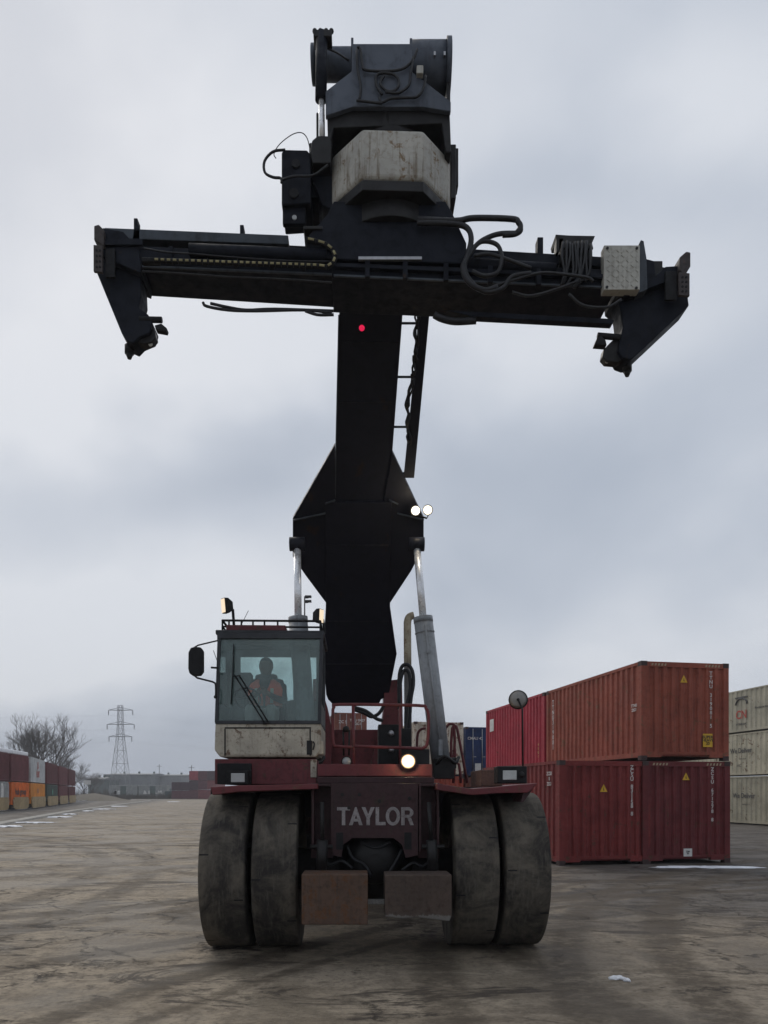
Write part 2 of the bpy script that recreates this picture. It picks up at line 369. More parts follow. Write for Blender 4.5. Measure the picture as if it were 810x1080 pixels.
    # cracks
    wv = nt.nodes.new('ShaderNodeVectorMath'); wv.operation = 'ADD'
    nz = nt.nodes.new('ShaderNodeTexNoise'); nz.inputs['Scale'].default_value = 1.1; nz.inputs['Detail'].default_value = 6; nz.inputs['Roughness'].default_value = 0.7
    nt.links.new(P, nz.inputs['Vector'])
    nt.links.new(P, wv.inputs[0]); nt.links.new(nz.outputs['Color'], wv.inputs[1])
    vo = nt.nodes.new('ShaderNodeTexVoronoi'); vo.feature = 'DISTANCE_TO_EDGE'; vo.inputs['Scale'].default_value = 0.8
    nt.links.new(wv.outputs[0], vo.inputs['Vector'])
    cr = add_math(nt, 'MULTIPLY', add_ramp(nt, vo.outputs['Distance'], 0.0, 0.045, 1, 0), add_math(nt, 'MULTIPLY', add_ramp(nt, fine, 0.42, 0.56, 0.2, 1), add_ramp(nt, add_noise(nt, P, 0.3, 4, 0.6), 0.46, 0.55)))
    c = add_mix(nt, add_math(nt, 'MULTIPLY', cr, 0.8), c, (0.036, 0.029, 0.024))
    nt.links.new(c, b.inputs['Base Color'])
    nt.links.new(add_ramp(nt, mid, 0.4, 0.6, 0.6, 0.9), b.inputs['Roughness']); b.inputs['Specular IOR Level'].default_value = 0.22
    bp = nt.nodes.new('ShaderNodeBump'); bp.inputs['Strength'].default_value = 0.6; bp.inputs['Distance'].default_value = 0.04
    h = add_math(nt, 'ADD', add_math(nt, 'ADD', mid, add_math(nt, 'MULTIPLY', fine, 0.6)), add_math(nt, 'SUBTRACT', add_math(nt, 'MULTIPLY', grit, 0.2), cr))
    nt.links.new(h, bp.inputs['Height']); nt.links.new(bp.outputs[0], b.inputs['Normal'])
    return m

g = MB(); g.face([g.add([(-900, -60, 0)]), g.add([(900, -60, 0)]), g.add([(900, 1100, 0)]), g.add([(-900, 1100, 0)])])
tag(g.build('ground', ground_mat()), kind='structure')

def blob(name, cx, cy, rx, ry, h, mat, seed, rot=0, ang=64, rough=0.5):
    """a thin heap with a ragged outline"""
    mb = MB(); rings = []
    for k, (s, z) in enumerate(((1.0, 0.0), (0.93, h * 0.45), (0.75, h * 0.85), (0.4, h), (0.08, h * 1.05))):
        ring = []
        for i in range(ang):
            a = 2 * math.pi * i / ang
            q = 1 + rough * (mnoise.noise(Vector((math.cos(a) * 1.9 + seed, math.sin(a) * 1.9, k * 0.25 + seed))) + 0.55 * mnoise.noise(Vector((math.cos(a) * 6 + seed, math.sin(a) * 6, k * 0.4 + seed))))
            x, y = rx * s * q * math.cos(a), ry * s * q * math.sin(a)
            ring.append(Vector((cx + x * math.cos(rot) - y * math.sin(rot), cy + x * math.sin(rot) + y * math.cos(rot), max(0, z + (0.002 if k == 0 else 0) + 0.3 * h * mnoise.noise(Vector((a * 3, k, seed))) * (k > 0)))))
        rings.append(ring)
    mb.loft(rings, True, True)
    return mb.build(name, mat)

# ------------------------------------------------------------------ text
def text_mesh(s, size, bold=0.0, extrude=0.002, spacing=1.0, line=1.0, align='CENTER'):
    cu = bpy.data.curves.new('t', 'FONT'); cu.body = s; cu.size = size; cu.extrude = extrude; cu.offset = min(bold, size * 0.016)
    cu.align_x = align; cu.align_y = 'CENTER'; cu.space_character = spacing; cu.space_line = line; cu.resolution_u = 4
    ob = bpy.data.objects.new('t', cu); COL.objects.link(ob)
    dg = bpy.context.evaluated_depsgraph_get(); dg.update()
    me = bpy.data.meshes.new_from_object(ob.evaluated_get(dg))
    bpy.data.objects.remove(ob); bpy.data.curves.remove(cu)
    return me
FRONT = Matrix(((1, 0, 0), (0, 0, -1), (0, 1, 0))).to_4x4()         # reads on a face looking to -Y
LEFTF = Matrix(((0, 0, -1), (-1, 0, 0), (0, 1, 0))).to_4x4()        # reads on a face looking to -X
def text(name, s, size, mat, parent, pos, face=FRONT, **kw):
    me = text_mesh(s, size, **kw); me.name = name
    me.transform(Matrix.Translation(Vector(pos)) @ face)
    me.materials.clear(); me.materials.append(mat)
    o = bpy.data.objects.new(name, me); COL.objects.link(o); o.parent = parent
    return o
def vertical(s): return "\n".join(c if c != ' ' else '\u00a0' for c in s)

# ------------------------------------------------------------------ shipping containers
YAW = R(10.8)
MARK = plain('white_marking', (0.62, 0.58, 0.55), 0.7)
MARKD = plain('dark_marking', (0.03, 0.03, 0.03), 0.7)
YEL = plain('yellow_sticker', (0.62, 0.36, 0.02), 0.6)
cont_cache = {}
def cmat(name, col, rust_amt=0.25, rust=(0.075, 0.04, 0.025), dirt=(0.06, 0.04, 0.035), amt=0.35, streak=0.45):
    if name not in cont_cache:
        cont_cache[name] = paint(name, col, dirt, amt, 0.6, rust, rust_amt, streak=streak, scale=0.9, bump=0.1, spec=0.2)
    return cont_cache[name]

def corr(length, pitch, depth, flat=0.36):
    """profile (t, d) of a trapezoid corrugation, d is 0 (proud) or -depth"""
    n = max(1, round(length / pitch)); p = length / n; out = []
    for i in range(n):
        t = i * p
        out += [(t, 0), (t + p * flat, 0), (t + p * 0.5, -depth), (t + p * (0.5 + flat), -depth)]
    out.append((length, 0)); return out

def container(label, mat, Ln, Wd=2.44, H=2.59, parts=True, door=False, group=None, cat='shipping container', name='shipping_container', frame=None, pitch=0.28):
    """origin: base centre of the near (-Y) end; long axis along +Y"""
    root = empty(name); tag(root, label, cat, group)
    fr = frame or mat; w = Wd / 2
    a, b = 0.14, 0.16                                   # rail widths
    sh = MB()
    # long sides
    for sgn in (-1, 1):
        prof = corr(Ln - 0.32, pitch, 0.036)
        lo = [Vector((sgn * (w - 0.012 + d), 0.16 + t, b)) for t, d in prof]; hi = [p + Vector((0, 0, H - b - 0.08)) for p in lo]
        if parts and Ln < 7:
            rows = []
            for k in range(9):
                rows.append([p.lerp(q, k / 8) + Vector((sgn * -0.020 * max(0, mnoise.noise(Vector((p.y * 0.9 + H * 7, k * 0.45, sgn + Wd + H * 31)))) if 0 < k < 8 else 0, 0, 0)) for p, q in zip(lo, hi)])
            sh.loft(rows, caps=False, closed=False)
        else: sh.loft([lo, hi], caps=False, closed=False)
    # ends
    for y0, sgn in ((0.012, 1), (Ln - 0.012, -1)):
        if door and sgn == 1:
            sh.prism([Vector((-w + 0.1, 0.03, b)), Vector((w - 0.1, 0.03, b)), Vector((w - 0.1, 0.03, H - 0.1)), Vector((-w + 0.1, 0.03, H - 0.1))], (0, 0.05, 0))
            continue
        prof = corr(Wd - 0.28, 0.245, 0.045)
        lo = [Vector((-w + 0.14 + t, y0 - sgn * d, b)) for t, d in prof]; hi = [p + Vector((0, 0, H - b - 0.1)) for p in lo]
        if parts and Ln < 7:
            random.seed(int(sum(map(ord, label))) + sgn); sd = random.random() * 50
            sh.loft([[p.lerp(q, k / 8) + Vector((0.012 * mnoise.noise(Vector((p.x * 2, k * .4, sd + 9))) if 0 < k < 8 else 0, sgn * 0.05 * max(0, mnoise.noise(Vector((p.x * 1.6, k * 0.5, sd)))) if 0 < k < 8 else 0, 0)) for p, q in zip(lo, hi)] for k in range(9)], caps=False, closed=False)
        else: sh.loft([lo, hi], caps=False, closed=False)
    sh.bb((-w + 0.05, 0.05, H - 0.05), (w - 0.05, Ln - 0.05, H - 0.02)); sh.bb((-w + 0.05, 0.05, 0.11), (w - 0.05, Ln - 0.05, 0.15))
    sh.build('panel_shell', mat, root)
    f = MB()
    for sx in (-1, 1):
        for y0, y1 in ((0.0, 0.16), (Ln - 0.16, Ln)):
            f.bb((sx * (w - 0.15), y0, 0.12), (sx * w, y1, H - 0.12))
        f.bb((sx * (w - 0.07), 0.16, 0.08), (sx * (w - 0.002), Ln - 0.16, 0.2)); f.bb((sx * (w - 0.06), 0.16, H - 0.085), (sx * (w - 0.002), Ln - 0.16, H - 0.006))
    for y0, y1 in ((0.004, 0.1), (Ln - 0.1, Ln - 0.004)):
        f.bb((-w + 0.15, y0, 0.08), (-w + 0.55, y1, 0.22)); f.bb((w - 0.55, y0, 0.08), (w - 0.15, y1, 0.22)); f.bb((-w + 0.55, y0, 0.15), (w - 0.55, y1, 0.22))
        f.bb((-w + 0.15, y0, H - 0.14), (w - 0.15, y1, H - 0.01))
    f.build('frame', fr, root)
    if parts:
        for sx in (-1, 1):
            for y0 in (-0.004, Ln - 0.174):
                for z0 in (0, H - 0.118):
                    cc = MB(); cc.bb((sx * (w - 0.16), y0, z0), (sx * (w + 0.003), y0 + 0.178, z0 + 0.118)); cc.build('corner_casting', M_CAST, root)
    if door:
        for x in (-0.82, -0.32, 0.32, 0.82):
            d = MB(); d.cyl((x, -0.005, 0.16), (x, -0.005, H - 0.1), 0.022, 8)
            d.box((x + 0.07, -0.012, 1.05), (0.2, 0.02, 0.035)); d.build('lock_rod', M['steel'], root)
        sm = MB(); sm.bb((-0.012, 0.012, b), (0.012, 0.03, H - 0.12)); sm.build('door_seam', M['black'], root)
    return root
M_CAST = paint('casting_steel', (0.05, 0.03, 0.028), (0.03, 0.025, 0.022), 0.5, 0.7)

def place(o, px, Y, z=0.0, Wd=2.44, yaw=YAW, dx=0.0):
    """near-left bottom corner goes to photo column px at distance Y"""
    x = (px - 405) / F * Y + dx
    o.rotation_euler = (0, 0, yaw)
    o.location = Vector((x, Y, z)) + Matrix.Rotation(yaw, 3, 'Z') @ Vector((Wd / 2, 0, 0))
    return o
def warn(o, x, z, s=0.2):
    t = MB(); t.prism([Vector((x - s / 2, -0.004, z)), Vector((x + s / 2, -0.004, z)), Vector((x, -0.004, z + s * 0.95))], (0, 0.003, 0)); w = t.build('warning_sticker', YEL, o)
    k = MB(); k.prism([Vector((x - s * .05, -0.007, z + s * .16)), Vector((x + s * .09, -0.007, z + s * .16)), Vector((x + s * .02, -0.007, z + s * .42)), Vector((x + s * .05, -0.007, z + s * .66)), Vector((x - s * .05, -0.007, z + s * .4))], (0, 0.003, 0)); k.build('warning_symbol', MARKD, w)
def plate(o, name, x, z, sx, sz, mat, txt=None, col=None):
    t = MB(); t.bb((x - sx / 2, -0.005, z - sz / 2), (x + sx / 2, -0.001, z + sz / 2)); p = t.build(name, mat, o)
    if txt: text('lettering', txt, sz * 0.3, col or MARKD, p, (x, -0.008, z), line=0.8, bold=0.002)

GS = 'stacked maroon and red containers beside the machine'
m_b = cmat('maroon_container', (0.190, 0.034, 0.031), 0.3, dirt=(0.085, 0.02, 0.021))
m_br = cmat('wine_container', (0.138, 0.029, 0.030), 0.3, dirt=(0.065, 0.018, 0.02))
m_c = cmat('rust_red_container', (0.275, 0.076, 0.048), 0.35, rust=(0.17, 0.08, 0.045), dirt=(0.115, 0.035, 0.027))
m_d = cmat('bright_red_container', (0.36, 0.035, 0.052), 0.1, dirt=(0.16, 0.03, 0.035), amt=0.2, streak=0.25)
Yb = 19.4
c_right = place(container('dark maroon container at ground level behind the long snow strip, white placard low down', m_br, 6.06, H=2.6, group=GS), 678, Yb)
c_left = place(container('maroon container at ground level between the big tyres and the dark maroon one', m_b, 6.06, H=2.6, group=GS), 590, Yb - 0.4)
c_top = place(container('rust red container on top, with a yellow square placard on its end', m_c, 6.06, H=2.5, group=GS), 676.5, Yb, 2.615)
nxt = Matrix.Rotation(YAW, 3, 'Z') @ Vector((0, 6.16, 0))
c_red = place(container('bright red container on the upper level behind the rust red one', m_d, 6.06, H=2.5, group=GS), 676.5, Yb, 2.615)
c_red.location += nxt; c_red.location += Vector((-0.02, 0.05, 0))
c_hid = place(container('maroon container on the ground carrying the bright red one', m_br, 6.06, H=2.6, group=GS), 678, Yb); c_hid.location += nxt
for o, s, sz in ((c_right, 'ZCSU 671278 8', 0.125), (c_left, 'ZCSU 831158 8', 0.135), (c_top, 'TTNU 319081 5', 0.13)):
    text('number_column', vertical(s), sz, MARK, o, (0.71, -0.005, {c_right: 1.75, c_left: 1.85, c_top: 1.56}[o]), bold=0.004, line=0.86 if o is not c_left else 0.72)
warn(c_right, -0.03, 2.12); warn(c_left, -0.05, 1.82); warn(c_top, -0.05, 1.98)
plate(c_right, 'placard', 0.02, 0.28, 0.24, 0.2, M['white'], 'ZIM\n20', MARKD)
plate(c_top, 'placard', 0.62, 0.52, 0.27, 0.34, YEL, 'SUPER\nHEAVY\n20', MARKD)
# hazard strips on the head rail of the two near containers
for o, zz in ((c_top, 2.42), (c_right, 2.52)):
    for x0 in (-0.95, 0.55):
        h = MB()
        for k in range(5):
            h.prism([Vector((x0 + k * .09, -0.001, zz - .03)), Vector((x0 + k * .09 + .045, -0.001, zz - .03)), Vector((x0 + k * .09 + .065, -0.001, zz + .03)), Vector((x0 + k * .09 + .02, -0.001, zz + .03))], (0, 0.004, 0))
        h.build('hazard_strip', plain('hazard_pale', (0.32, 0.25, 0.16), 0.7) if 'hazard_pale' not in bpy.data.materials else bpy.data.materials['hazard_pale'], o)
text('number_column', vertical('TTNU319081'), 0.2, MARK, c_top, (-1.225, 5.5, 1.35), LEFTF, bold=0.006, line=0.8)
text('number_row', 'TTNU\n22G1', 0.11, MARK, c_top, (-1.225, 0.36, 1.35), LEFTF, bold=0.004)
text('number_row', 'ZCSU\n8\n22G1', 0.13, MARK, c_left, (-1.225, 0.62, 2.15), LEFTF, bold=0.004)
pl = MB(); pl.bb((-1.228, 5.1, 1.62), (-1.222, 5.55, 2.1)); pl.build('white_sticker', M['white'], c_red)
text('number_column', vertical('45G1'), 0.13, plain('gold_marking', (0.5, 0.3, 0.1)), c_red, (-1.225, 0.5, 0.6), LEFTF, bold=0.004)

# pale containers further along on the right
m_we = cmat('pale_container', (0.42, 0.385, 0.29), 0.15, (0.12, 0.08, 0.05), (0.20, 0.185, 0.13), 0.3, 0.3)
m_we2 = cmat('cream_container', (0.49, 0.445, 0.33), 0.35, (0.13, 0.07, 0.04), (0.22, 0.19, 0.13), 0.3, 0.3)
m_we3 = cmat('olive_container', (0.39, 0.355, 0.265), 0.2, (0.12, 0.08, 0.05), (0.18, 0.17, 0.11), 0.3, 0.3)
GW = 'pale containers stacked beyond the maroon ones'
def far_row(label, mat, z, h):
    o = container(label, mat, 16.15, H=h, group=GW, parts=True, pitch=0.42)
    return place(o, 832, 40.2, z)
wb = far_row('olive pale container at the bottom of the pale stack beyond the maroon ones', m_we3, 0, 2.72)
wm = far_row('cream container with rust along its sill, in the middle of the pale stack', m_we2, 2.735, 2.45)
wt = far_row('pale container with a red rail logo and arch, topmost of the pale stack', m_we, 5.20, 2.45)
# left faces carry the lettering
def lf(o, s, size, y, z, mat, **kw): text('lettering', s, size, mat, o, (-1.226, y, z), LEFTF, **kw)
GREY = plain('grey_lettering', (0.10, 0.095, 0.09), 0.8)
REDL = plain('red_lettering', (0.45, 0.06, 0.04), 0.7)
LY = 3.75
lf(wb, 'We Deliver', 0.40, LY - 0.1, 1.62, GREY, bold=0.012); lf(wb, 'www.cn.ca', 0.15, LY - 0.3, 1.15, GREY)
lf(wm, 'We Deliver', 0.40, LY + 0.15, 1.45, GREY, bold=0.012); lf(wm, 'www.cn.ca', 0.15, LY, 1.0, GREY); lf(wm, 'HC', 0.26, LY + 0.3, 0.6, GREY)
lf(wt, 'CN', 0.66, LY + 0.1, 1.02, REDL, bold=0.03); lf(wt, 'INTERMODAL', 0.15, LY + 0.1, 0.5, GREY, bold=0.008); lf(wt, 'Worldwide North America', 0.17, LY - 2.0, 1.3, GREY, bold=0.006)
arc = MB(); arc.tube([Vector((-1.226, LY + 0.1 + 0.5 * math.cos(t), 1.62 + 0.34 * math.sin(t))) for t in [math.pi * k / 10 for k in range(11)]], 0.045, 6)
arc.bb((-1.245, LY - 0.45, 1.98), (-1.222, LY + 0.65, 2.06)); arc.build('arch_emblem', GREY, wt)

# containers seen past the machine
m_wh = cmat('rusty_white_container', (0.50, 0.45, 0.37), 0.55, (0.14, 0.055, 0.025), (0.2, 0.13, 0.09), 0.3, 0.5)
m_bl = cmat('blue_container', (0.018, 0.035, 0.105), 0.1, (0.05, 0.03, 0.03), (0.02, 0.025, 0.05), 0.4, 0.3)
m_bn = cmat('brown_container', (0.19, 0.062, 0.042), 0.3, (0.10, 0.05, 0.03), (0.08, 0.04, 0.03))
m_or = cmat('orange_red_container', (0.27, 0.055, 0.035), 0.3, (0.12, 0.06, 0.03), (0.1, 0.04, 0.03))
GB = 'containers stacked behind the machine'
o = place(container('rusty white container showing behind the lift cylinder and exhaust', m_wh, 12.19, H=2.6, group=GB), 437, 37, 2.61)
place(container('orange red container under the rusty white one', m_or, 12.19, H=2.6, group=GB), 437, 37, 0)
o = place(container('dark blue container between the rusty white and the bright red ones', m_bl, 12.19, H=2.6, door=True, group=GB), 491, 40, 2.61)
text('lettering', 'CMAU 42', 0.2, MARK, o, (-0.7, -0.012, 2.0), bold=0.004); plate(o, 'sticker', -0.55, 0.5, 0.32, 0.42, M['white'])
dsk = MB(); dsk.cyl((0.35, -0.012, 1.2), (0.35, -0.004, 1.2), 0.14, 16); dsk.build('round_emblem', M['white'], o)
place(container('brown container under the dark blue one', m_bn, 12.19, H=2.6, group=GB), 491, 40, 0)
for k, lab in enumerate(('brown container at the foot of the stack seen under the boom', 'brown container in the middle of the stack seen under the boom', 'brown container with white marks topping the stack seen under the boom')):
    o = place(container(lab, m_bn, 12.19, H=2.6, door=True, group=GB), 353, 58, 2.61 * k)
    if k == 2:
        text('lettering', 'TRIU 0427\n22G1', 0.26, MARK, o, (0.5, -0.012, 1.9), bold=0.004); text('lettering', 'ZC 5', 0.3, MARK, o, (-0.6, -0.012, 1.9), bold=0.006)

# ------------------------------------------------------------------ reach stacker
X0 = -0.115
RS = empty('reach_stacker', (X0, 9.2, 0), R(2.0))
tag(RS, 'huge dark red reach stacker with black boom raised and its spreader bar high overhead', 'reach stacker')
_RI = (Matrix.Translation((X0, 9.2, 0)) @ Matrix.Rotation(R(2.0), 4, 'Z')).inverted()
def L(px, py, Y): return _RI @ W(px, py, Y)
def Lw(v): return _RI @ Vector(v)
def pp(mb, poly, Y, d):
    mb.prism([L(x, y, Y) for x, y in poly], (0, d, 0)); return mb
def low(poly, Y, d, ym):
    """front outline whose lower edges (below row ym) are seen at the back of a part of depth d"""
    return [(x, y if y <= ym else 836 - (836 - y) * (Y + d) / Y) for x, y in poly]
def prect(mb, x0, y0, x1, y1, Y, d): return pp(mb, [(x0, y0), (x1, y0), (x1, y1), (x0, y1)], Y, d)
def part(name, mat, poly, Y, d, parent=RS, bevel=0.006):
    return pp(MB(), poly, Y, d).build(name, mat, parent, bevel)
def prt(name, mat, x0, y0, x1, y1, Y, d, parent=RS, bevel=0.006):
    return part(name, mat, [(x0, y0), (x1, y0), (x1, y1), (x0, y1)], Y, d, parent, bevel)
def ptube(name, mat, pts, r, parent=RS, curve=0, n=8):
    return MB().tube([L(*p) for p in pts], r, n, curve=curve).build(name, mat, parent)

# -- wheels
def wheel(cx, cy, r, hw, parent, rim_side):
    t = MB()
    prof = [(r * 0.55, -hw * 0.72), (r * 0.62, -hw * 0.93), (r * 0.74, -hw), (r * 0.92, -hw), (r * 0.967, -hw * 0.99), (r * 0.989, -hw * 0.965), (r * 0.998, -hw * 0.92), (r, -hw * 0.7), (r, -hw * 0.3)]
    prof = prof + [(a, -b) for a, b in reversed(prof)]
    t.lathe(prof, (cx, cy, r), (1, 0, 0), 72)
    w = t.build('wheel', M['tyre'], parent)
    rm = MB(); rm.lathe([(r * 0.55, -hw * 0.7), (r * 0.5, -hw * 0.66), (r * 0.46, -hw * 0.3), (r * 0.2, -hw * 0.25), (r * 0.2, hw * 0.25), (r * 0.46, hw * 0.3), (r * 0.5, hw * 0.66), (r * 0.55, hw * 0.7)], (cx, cy, r), (1, 0, 0), 32)
    rm.build('rim', M['red_dull'], w)
    return w
random.seed(11)
for sx in (-1, 1):
    for k, cx in enumerate((1.66, 1.10)):
        w = wheel(sx * cx, 0, 0.9, 0.25 if k == 0 else 0.245, RS, sx)
        for q in range(5):             # wear slots cut across the tread edges
            a = 2 * math.pi * q / 5 + (0.25 if sx > 0 else 0.05) + 0.3 * k
            for e_ in (-1, 1):
                aa = a + (0.55 if e_ > 0 else 0)
                sl = MB(); Mx = Matrix.Translation((sx * cx + e_ * 0.185, 0, 0.9)) @ Matrix.Rotation(aa, 4, 'X')
                sl.box((0, 0, 0.8855), (0.10, 0.016, 0.03), Mx @ Matrix.Translation((0, 0, 0)) )
                if math.sin(aa) > 0.0 : sl.build('tread_slot', M['black'], w)
    wheel(sx * 1.45, 6.1, 0.82, 0.27, RS, sx)

# -- axle, frame
ax = MB(); ax.cyl((-2.0, 0, 0.9), (2.0, 0, 0.9), 0.24, 20); ax.lathe([(0.02, -0.5), (0.30, -0.42), (0.44, -0.2), (0.46, 0), (0.44, 0.2), (0.30, 0.42), (0.02, 0.5)], (0, 0.02, 0.95), (1, 0, 0), 28, closed=False)
ax.build('front_axle', M['grease'], RS)
ax = MB(); ax.cyl((-1.3, 6.1, 0.82), (1.3, 6.1, 0.82), 0.17, 16); ax.build('rear_axle', M['grease'], RS)
df = MB(); df.lathe([(0.05, 0), (0.2, 0.02), (0.30, 0.12), (0.34, 0.3)], L(396, 905, 8.62), (0, 1, 0), 28, closed=False); df.build('differential', M['grease'], RS)
fp = part('front_plate', M['red_dull'], [(351, 826), (441, 826), (441, 902), (428, 905), (424, 891), (415, 884), (371, 884), (362, 891), (360, 904), (351, 902)], 8.5, 0.07, bevel=0.004)
for x0 in (354.5, 426.5): prt('slot_opening', M['black'], x0, 878, x0 + 7.5, 896, 8.494, 0.012, fp, 0)
for x, y in ((361, 838), (368, 852), (432, 842), (400, 845), (379, 838)):
    b_ = MB(); p = L(x, y, 8.5); b_.cyl(p, p + Vector((0, -0.012, 0)), 0.02, 10); b_.build('bolt', M['grease'], fp)
lt = MB(); LH, ST = 1.0, 0.19
def quad(ox, *pts): lt.prism([L(355.5 + (ox + x) * 19.0, 870.3 - y * 19.0, 8.496) for x, y in pts], (0, -0.004, 0))
quad(0, (0, .82), (.72, .82), (.72, 1), (0, 1)); quad(0, (.265, 0), (.455, 0), (.455, .818), (.265, .818))
o_ = 0.66
quad(o_, (0, 0), (.2, 0), (.47, .8), (.38, 1), (.34, 1)); quad(o_, (.76, 0), (.56, 0), (.385, .6), (.475, .79), (.385, 1), (.42, 1)); quad(o_, (.265, .2), (.50, .2), (.455, .36), (.315, .36))
o_ = 1.36
quad(o_, (.27, 0), (.46, 0), (.46, .4), (.73, 1), (.52, 1), (.365, .6), (.21, 1), (0, 1), (.27, .4))
o_ = 2.14
quad(o_, (0, 0), (.55, 0), (.55, .18), (.19, .18), (.19, 1), (0, 1))
o_ = 2.70
ring = lambda r: [L(355.5 + (o_ + .4 + r * .40 * math.cos(t)) * 19.0, 870.3 - (.5 + (.52 if r == 1 else .34) * math.sin(t)) * 19.0, 8.494) for t in [2 * math.pi * k / 28 for k in range(28)]]
lt.loft([ring(1), ring(.53)], caps=False)
o_ = 3.56
quad(o_, (0, 0), (.19, 0), (.19, 1), (0, 1)); quad(o_, (.192, .82), (.45, .82), (.58, .9), (.45, 1), (.192, 1)); quad(o_, (.582, .9), (.452, .82), (.5, .72), (.452, .58), (.582, .5), (.67, .62), (.68, .78)); quad(o_, (.192, .42), (.43, .42), (.578, .5), (.45, .578), (.192, .578)); quad(o_, (.34, .418), (.50, 0), (.70, 0), (.54, .43), (.432, .42))
lt.build('lettering', M['letter'], fp)
for x0, x1 in ((328, 351), (441, 463)):
    so_ = prt('side_cheek', M['red_dull'], x0, 826, x1, 905, 8.72, 0.06)
    for x in (x0 + 1, x1 - 2): prt('flange', M['red_dull'], x, 826, x + 2.2, 898, 8.5, 0.22, so_, 0.003)
ch = MB(); ch.bb((-0.72, -0.45, 1.22), (-0.45, 6.9, 1.86)); ch.bb((0.45, -0.45, 1.22), (0.72, 6.9, 1.86)); ch.bb((-0.45, 0.5, 1.3), (0.45, 6.6, 1.8))
ch.build('chassis', M['red_dull'], RS, 0.01)
dk = MB(); dk.bb((-0.75, -0.68, 1.872), (0.74, 2.2, 1.9)); dk.bb((-1.9, 1.0, 1.86), (-0.75, 5.0, 1.885)); dk.bb((0.74, 1.0, 1.83), (1.7, 6.0, 1.86)); dk.build('deck_plate', M['red_dull'], RS, 0.004)
hd = MB(); hd.bb((-0.8, 3.55, 1.9), (0.52, 6.6, 2.42)); hd.build('engine_hood', M['red'], RS, 0.03)
cw = MB(); cw.prism([Vector((-1.5, 6.55, 0.65)), Vector((1.5, 6.55, 0.65)), Vector((1.5, 7.3, 0.65)), Vector((1.2, 7.6, 0.65)), Vector((-1.2, 7.6, 0.65)), Vector((-1.5, 7.3, 0.65))], (0, 0, 1.35)); cw.build('counterweight', M['red_dull'], RS, 0.05)
# tie rods at the front plate
for x0, x1, xb in ((339.5, 340, 339), (452, 455, 457)):
    mb = MB(); mb.tube([L(x0, 846, 8.42), L(x1, 888, 8.42)], 0.022, 10); mb.tube([L(x1, 886, 8.42), L(xb, 920, 8.45)], 0.06, 10)
    mb.tube([L(xb - 12, 893, 8.44), L(xb + 12, 893, 8.44)], 0.024, 8); mb.build('tie_rod', M['grease'] if x0 < 0 else M['steel_dark'] if 'steel_dark' in M else M['grease'], RS)
for pts in (((366, 892), (372, 905), (384, 912), (392, 925)), ((424, 896), (418, 908), (412, 918), (408, 930)), ((338, 905), (348, 912), (360, 908), (372, 916)), ((456, 905), (446, 914), (436, 910), (424, 918)), ((380, 888), (396, 894), (412, 888))):
    MB().tube([L(*q, 8.62) for q in pts], 0.018, 7, curve=4).build('hose', M['hose'], RS)
# stop blocks and the bar between
part('stop_block', M['block'], [(318, 922), (388, 922), (388, 975.5), (318, 975.5)], 8.0, 0.42, bevel=0.012)
part('stop_block', M['block_pale'], [(406, 923), (476.5, 922.5), (476.5, 966), (474, 972), (440, 967.5), (424, 969), (406, 967)], 8.0, 0.42, bevel=0.012)
prt('tow_bar', M['salt'], 386, 949, 408, 954, 8.12, 0.08)

# -- deck items between cab and right cylinder
prt('deck_beam', M['red'], 335, 806, 456, 818.5, 9.0, 0.35)
prt('deck_step', M['red_dull'], 335, 819.5, 458, 826, 8.62, 0.3)
bs = MB()
pp(bs, [(336, 716), (344, 742), (351, 772), (349, 812), (330, 812), (330, 716)], 12.25, 0.7)
pp(bs, [(405, 718), (424, 716), (426, 812), (388, 812), (402, 768), (405, 745)], 12.25, 0.7)
bs.build('boom_support', M['red'], RS, 0.01)
prt('cross_member', M['red'], 346, 769.5, 404, 812, 12.35, 0.5)
vb = prt('valve_box', M['black'], 399, 764, 421, 806, 9.7, 0.3)
for y in (773.5, 791):
    k = MB(); p = L(412.5, y, 9.7); k.lathe([(0.004, -0.05), (0.025, -0.048), (0.038, -0.02), (0.04, 0.0)], p, (0, 1, 0), 16, closed=False); k.build('dial', M['steel'], vb)
prt('pump_housing', M['grease'], 421, 768, 434, 806, 10.1, 0.4); prt('lamp_box', M['grease'], 421, 790, 453, 815, 9.5, 0.3)
def lamp(name, p, d, r, lens, parent=RS, depth=0.09, case=None):
    d = Vector(d).normalized(); p = Vector(p)
    b_ = MB(); b_.lathe([(r * 0.3, depth), (r * 0.8, depth * 0.7), (r * 1.12, 0.02), (r * 1.14, -0.004), (r * 0.98, -0.004), (r * 0.9, 0.02), (0.002, 0.03)], p, -d, 24, closed=False)
    o = b_.build(name, case or M['black'], parent)
    l_ = MB(); l_.lathe([(0.003, 0.022), (r * 0.5, 0.018), (r * 0.97, 0.0), (r * 0.9, -0.018), (0.003, -0.02)], p, d, 24, closed=False); l_.build('lens', lens, o)
    return o
FW = Vector((0, -1, 0.0))
hl_ = lamp('headlight', L(430.5, 803, 8.93), (0, -1, 0.02), 0.082, M['lit_rim'])
k = MB(); p = L(430.5, 803, 8.9); k.lathe([(0.003, -0.016), (0.04, -0.013), (0.066, 0.0)], p, (0, 1, 0), 24, closed=False); k.build('bulb', M['lit'], hl_)
lamp('deck_lamp', L(365.5, 803, 9.3), FW, 0.055, M['lampglass'])
mb = MB(); mb.tube([L(362, 770, 9.35), L(362.5, 797, 9.35)], 0.012, 6); mb.tube([L(368.5, 770, 9.35), L(368, 797, 9.35)], 0.012, 6); mb.ball(L(365, 769, 9.35), 0.04, 8); mb.build('lamp_bracket', M['grease'], RS)
